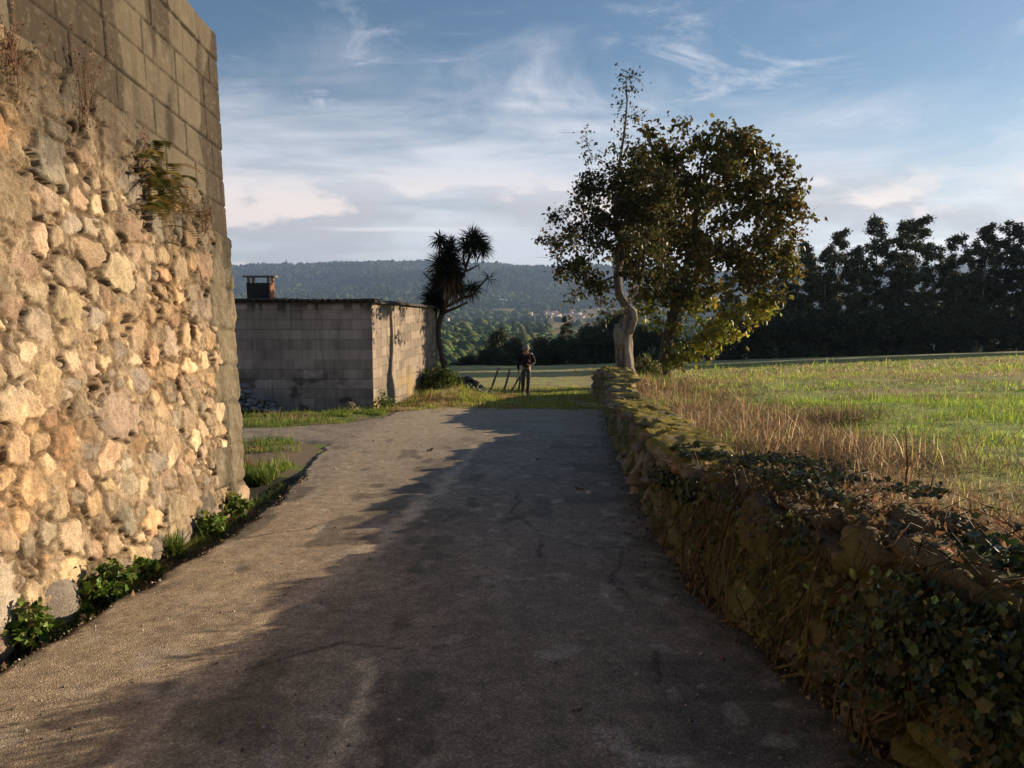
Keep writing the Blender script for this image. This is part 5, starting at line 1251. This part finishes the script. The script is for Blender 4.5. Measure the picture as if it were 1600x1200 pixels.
pf = _h(np.floor(X/90).astype(np.int64), np.floor(Y/150).astype(np.int64), np.zeros(X.shape, dtype=np.int64), 3)
fc = np.where((pf > .62)[..., None], np.array([.30, .23, .11]), np.where((pf > .35)[..., None], np.array([.10, .12, .04]), np.array([.20, .16, .07])))
wc = np.array([.030, .042, .018])*(.6+.8*fbm(X/60, Y/60, 4, 513)[..., None])
c = mix(wc, fc, f[..., None])
m, t = nt('valley_land'); a = attr(t).outputs[0]; co = geoco(t)
cc = mixc(t, 1., a, ramp(t, noise(t, .05, 8, .75, co), [(.3, (.5,)*3), (.7, (1.5,)*3)]), 'MULTIPLY'); finish(t, cc, 1., None, 0.)
vo_ = add('valley', mesh_np('valley', V, [grid_faces(len(an), len(rr))], c.reshape(-1, 3), True), m); tag(vo_, kind='structure')

# distant wood: many small crowns, one mass
rg = np.random.default_rng(521)
def crown_proto(kind, rg):
    nl, ns = (5, 7) if kind == 0 else (4, 6)
    P = []
    for i in range(1, nl):
        f = i/nl; r = math.sin(PI*f)**.8 if kind == 0 else (1-f)**.8*.75+.05
        for j in range(ns):
            a = j*2*PI/ns+i*.4; q = r*rg.uniform(.6, 1.35); P.append((q*math.cos(a), q*math.sin(a), f*2*(1 if kind == 0 else 1.25)+rg.uniform(-.16, .16)))
    P.append((0, 0, 2. if kind == 0 else 2.6)); T = []
    for i in range(nl-2):
        for j in range(ns):
            a, b = i*ns+j, i*ns+(j+1) % ns; T += [(a, b, b+ns), (a, b+ns, a+ns)]
    k = (nl-2)*ns
    for j in range(ns): T.append((k+j, k+(j+1) % ns, len(P)-1))
    return np.array(P), np.array(T)
protos = [crown_proto(0, rg) for _ in range(4)]+[crown_proto(1, rg) for _ in range(2)]
mbw = MB()
for (n0, y0, y1, a0, a1, s0) in ((11000, 260, 900, -.40, .24, 2.7), (12000, 900, 1900, -.38, .22, 4.2), (11000, 1900, 3000, -.38, .2, 6.0), (17000, 3000, 5100, -.38, .2, 6.5)):
    y = np.sqrt(y0**2+(y1**2-y0**2)*rg.random(n0)); x = y*rg.uniform(a0, a1, n0)
    k = (fieldmask(x, y) < .4) & (fbm(x/70, y/70, 3, 523)+.06 > .42); x, y = x[k], y[k]; z = zval(x, y); n = len(x)
    typ = fbm(x/220, y/220, 3, 525)
    kind = np.where((typ > .58) & (rg.random(n) < .6) & (y > 900), rg.integers(4, 6, n), rg.integers(0, 4, n)); s = s0*rg.lognormal(0, .28, n)*(.8+.5*fbm(x/120, y/120, 2, 527)); rot = rg.uniform(0, 6.3, n)
    tone = (.45+1.1*fbm(x/260, y/260, 3, 529))*rg.lognormal(0, np.where(y > 3000, .08, .22), n)
    for q in range(6):
        s_ = kind == q
        if not s_.any(): continue
        P, T = protos[q]; m_ = s_.sum(); cr, sr = np.cos(rot[s_])[:, None], np.sin(rot[s_])[:, None]; sz = s[s_][:, None]
        VX = x[s_][:, None]+sz*(P[None, :, 0]*cr-P[None, :, 1]*sr); VY = y[s_][:, None]+sz*(P[None, :, 0]*sr+P[None, :, 1]*cr); VZ = z[s_][:, None]-.3*sz+sz*P[None, :, 2]
        col = np.array([.055, .078, .026] if q < 4 else [.032, .048, .024])[None]*tone[s_][:, None]*rg.normal(1, .12, (m_, 3))
        T_ = (np.arange(m_)[:, None, None]*len(P)+T[None]).reshape(-1, 3)
        mbw.put(np.stack([VX, VY, VZ], -1).reshape(-1, 3), T_, None, np.clip(np.repeat(col, len(P), 0), .004, 1))
m, t = nt('distant_foliage'); a = attr(t).outputs[0]; finish(t, a, 1., None, 0.); M_DIST = m
o = mbw.build('distant_wood', m, None, False); tag(o, 'dense woods of the valley and the far hillside seen as one mass', 'wood', kind='stuff')

# village houses
M_WALLW = m_flat('white_plaster', (.52, .50, .46), .9, .3, .08, 0); M_TILE = m_flat('red_roof_tile', (.34, .15, .09), .9, .5, .2, 0); M_GREYR = m_flat('grey_roof', (.42, .46, .5), .8, .5, .15, 0)
def house(x, y, w, d, h, rot, roofm, label, group, cat='house'):
    z = float(zval(np.array(x), np.array(y))); root = empty('house', (x, y, z), label, cat, group); root.rotation_euler = (0, 0, rot)
    mb = MB(); mb.box(-w/2, w/2, -d/2, d/2, -4, h); mb.put([(-w/2, -d/2, h), (-w/2, d/2, h), (-w/2, 0, h+d*.3), (w/2, -d/2, h), (w/2, d/2, h), (w/2, 0, h+d*.3)], [(0, 1, 2), (3, 5, 4)]); mb.build('walls', M_WALLW, root)
    mb = MB(); o = .5; zr = h+d*.3+.15; ze = h-.05
    mb.put([(-w/2-o, -d/2-o, ze), (w/2+o, -d/2-o, ze), (w/2+o, 0, zr), (-w/2-o, 0, zr), (-w/2-o, d/2+o, ze), (w/2+o, d/2+o, ze)], None, [(0, 1, 2, 3), (3, 2, 5, 4)]); mb.build('roof', roofm, root)
    return root
rg = np.random.default_rng(541)
VG = 'white village houses far down the valley'
VL = 'tiny white house with a red roof among the village houses in the distant valley'
for k in range(20):
    q = rg.normal(0, 1, 2); y = 2260+q[1]*110; x = (855+q[0]*20)/1; x = (x-800)/1200*y
    house(x, y, rg.uniform(9, 15), rg.uniform(8, 11), rg.uniform(5, 8), rg.uniform(-.6, .6), M_TILE, VL, VG)
for k in range(8):
    y = 2150+rg.uniform(-120, 160); x = (905+rg.normal(0, 12)-800)/1200*y; house(x, y, rg.uniform(10, 16), rg.uniform(8, 11), rg.uniform(5, 8), rg.uniform(-.6, .6), M_TILE, VL, VG)
house((842-800)/1200*1510, 1510, 38, 16, 6, .15, M_GREYR, 'long pale warehouse with a grey roof below the village in the valley', None, 'warehouse')
house((787-800)/1200*2950, 2950, 26, 14, 9, .2, M_GREYR, 'lone white house high on the wooded slope above the village', None)
house((695-800)/1200*1900, 1900, 22, 12, 7, -.2, M_TILE, 'lone pale house low in the valley just right of the cabbage tree trunk', None)
house((532-800)/1200*3000, 3000, 28, 14, 9, .1, M_GREYR, 'lone white building in the woods above the shed roof', None)
# ================================================================== LIGHT, SKY, AIR, CAMERA
EL, AZ = math.radians(11.6), math.radians(25)     # sun: to the right and a little ahead
sd = Vector((math.cos(AZ)*math.cos(EL), math.sin(AZ)*math.cos(EL), math.sin(EL)))
sl = bpy.data.lights.new('sun', 'SUN'); sl.energy = 5.0; sl.angle = math.radians(.38); sl.color = (1., .80, .55)
so_ = bpy.data.objects.new('sun', sl); COL.objects.link(so_); so_.rotation_euler = sd.to_track_quat('Z', 'Y').to_euler(); so_.location = (30, 15, 20)
w = bpy.data.worlds.new('World'); SC.world = w; w.use_nodes = True; t = w.node_tree; t.nodes.clear()
sky = N(t, 'ShaderNodeTexSky'); sky.sky_type = 'NISHITA'; sky.sun_disc = False; sky.sun_elevation = EL; sky.sun_rotation = math.radians(65); sky.air_density = 1.0; sky.dust_density = .6; sky.ozone_density = 3.0; sky.altitude = 200
tc = N(t, 'ShaderNodeTexCoord'); sp = N(t, 'ShaderNodeSeparateXYZ'); L(t, tc.outputs['Generated'], sp.inputs[0])
zc = math_(t, 'MAXIMUM', sp.outputs[2], 0.)
az = math_(t, 'ARCTAN2', sp.outputs[0], sp.outputs[1])
cb = N(t, 'ShaderNodeCombineXYZ'); L(t, az, cb.inputs[0]); L(t, zc, cb.inputs[1])
def mp(rot, sc, loc=(0, 0, 0)):
    m = N(t, 'ShaderNodeMapping'); m.inputs['Rotation'].default_value = (0, 0, math.radians(rot)); m.inputs['Scale'].default_value = (*sc, 1); m.inputs['Location'].default_value = loc; L(t, cb.outputs[0], m.inputs[0]); return m.outputs[0]
def rng_(v, a, b, lo=0., hi=1.):
    n = N(t, 'ShaderNodeMapRange', interpolation_type='SMOOTHSTEP'); L(t, v, n.inputs[0])
    for i, q in enumerate((a, b, lo, hi)): n.inputs[1+i].default_value = q
    return n.outputs[0]
# veil of cirrostratus low down, its upper edge frayed and slanting, with wisps combed out of it
slant = math_(t, 'ADD', zc, math_(t, 'MULTIPLY', az, .07))
n1 = noise(t, 3.2, 9, .6, mp(12, (.8, 2.4), (3.1, 1.7, 0)), .9)
n2 = noise(t, 5.0, 10, .68, mp(-38, (.75, 2.6), (7.3, 4.2, 0)), 1.4)
n3 = noise(t, 3.0, 4, .5, mp(0, (1., 1.6), (1.3, 8.2, 0)), .3)
n4 = noise(t, 4.0, 9, .62, mp(7, (.55, 4.), (5.2, 2.2, 0)), .6)
edge = math_(t, 'ADD', slant, math_(t, 'MULTIPLY', math_(t, 'SUBTRACT', n1, .5), -.30))
veil = math_(t, 'MULTIPLY', rng_(edge, .285, .15), rng_(n4, .30, .62, .35, 1.))
wisp = math_(t, 'MULTIPLY', rng_(n2, .46, .74), rng_(n3, .36, .60))
wisp = math_(t, 'MULTIPLY', wisp, rng_(zc, .40, .22))
cl = math_(t, 'MAXIMUM', math_(t, 'MULTIPLY', veil, .84), math_(t, 'MULTIPLY', wisp, .78))
# low cumulus bank near the horizon: grey bases, warm lit tops
q1 = noise(t, 5.0, 8, .55, mp(0, (1., 2.4), (2.0, .4, 0)), .25)
q2 = noise(t, 5.0, 8, .55, mp(0, (1., 2.4), (1.93, .52, 0)), .25)
cu = math_(t, 'MULTIPLY', rng_(q1, .40, .55), rng_(zc, .16, .09))
lit = rng_(math_(t, 'SUBTRACT', q1, q2), -.02, .09)
# thin bright bars low on the right
bars = math_(t, 'MULTIPLY', rng_(noise(t, 3.2, 7, .5, mp(-1.5, (.5, 11.), (.6, 3.3, 0)), .3), .55, .70), rng_(zc, .12, .07))
CLW = (7.6, 7.6, 8.1); CGR = (5.0, 4.9, 5.2); CWM = (9.4, 8.0, 7.2)
cum = mixc(t, lit, CGR, CWM)
col = mixc(t, cl, sky.outputs[0], CLW); col = mixc(t, math_(t, 'MULTIPLY', cu, .85), col, cum)
col = mixc(t, math_(t, 'MULTIPLY', bars, .6), col, (12., 11., 10.2))
bg = N(t, 'ShaderNodeBackground'); L(t, col, bg.inputs[0]); bg.inputs[1].default_value = .058
ow = N(t, 'ShaderNodeOutputWorld'); L(t, bg.outputs[0], ow.inputs[0])
# air
mb = MB(); mb.box(-5200, 5200, -300, 6500, -320, 330); m, t = nt('haze_air'); pv = N(t, 'ShaderNodeVolumePrincipled'); pv.inputs['Density'].default_value = 8.5e-5; pv.inputs['Color'].default_value = (.40, .57, .92, 1); pv.inputs['Anisotropy'].default_value = .25
o_ = N(t, 'ShaderNodeOutputMaterial'); L(t, pv.outputs[0], o_.inputs['Volume']); hz = mb.build('haze', m); tag(hz, kind='stuff')
cam = bpy.data.cameras.new('camera'); cam.sensor_width = 36; cam.lens = 27; cam.clip_end = 20000; cam.clip_start = .05
co_ = bpy.data.objects.new('camera', cam); COL.objects.link(co_); co_.location = (0, 0, 1.6); co_.rotation_euler = (PI/2-_th, 0, 0); SC.camera = co_
SC.view_settings.view_transform = 'Standard'; SC.view_settings.look = 'None'; SC.view_settings.exposure = 1.0; SC.view_settings.gamma = 1
SC.cycles.volume_bounces = 1; SC.cycles.max_bounces = 8; SC.cycles.transparent_max_bounces = 8
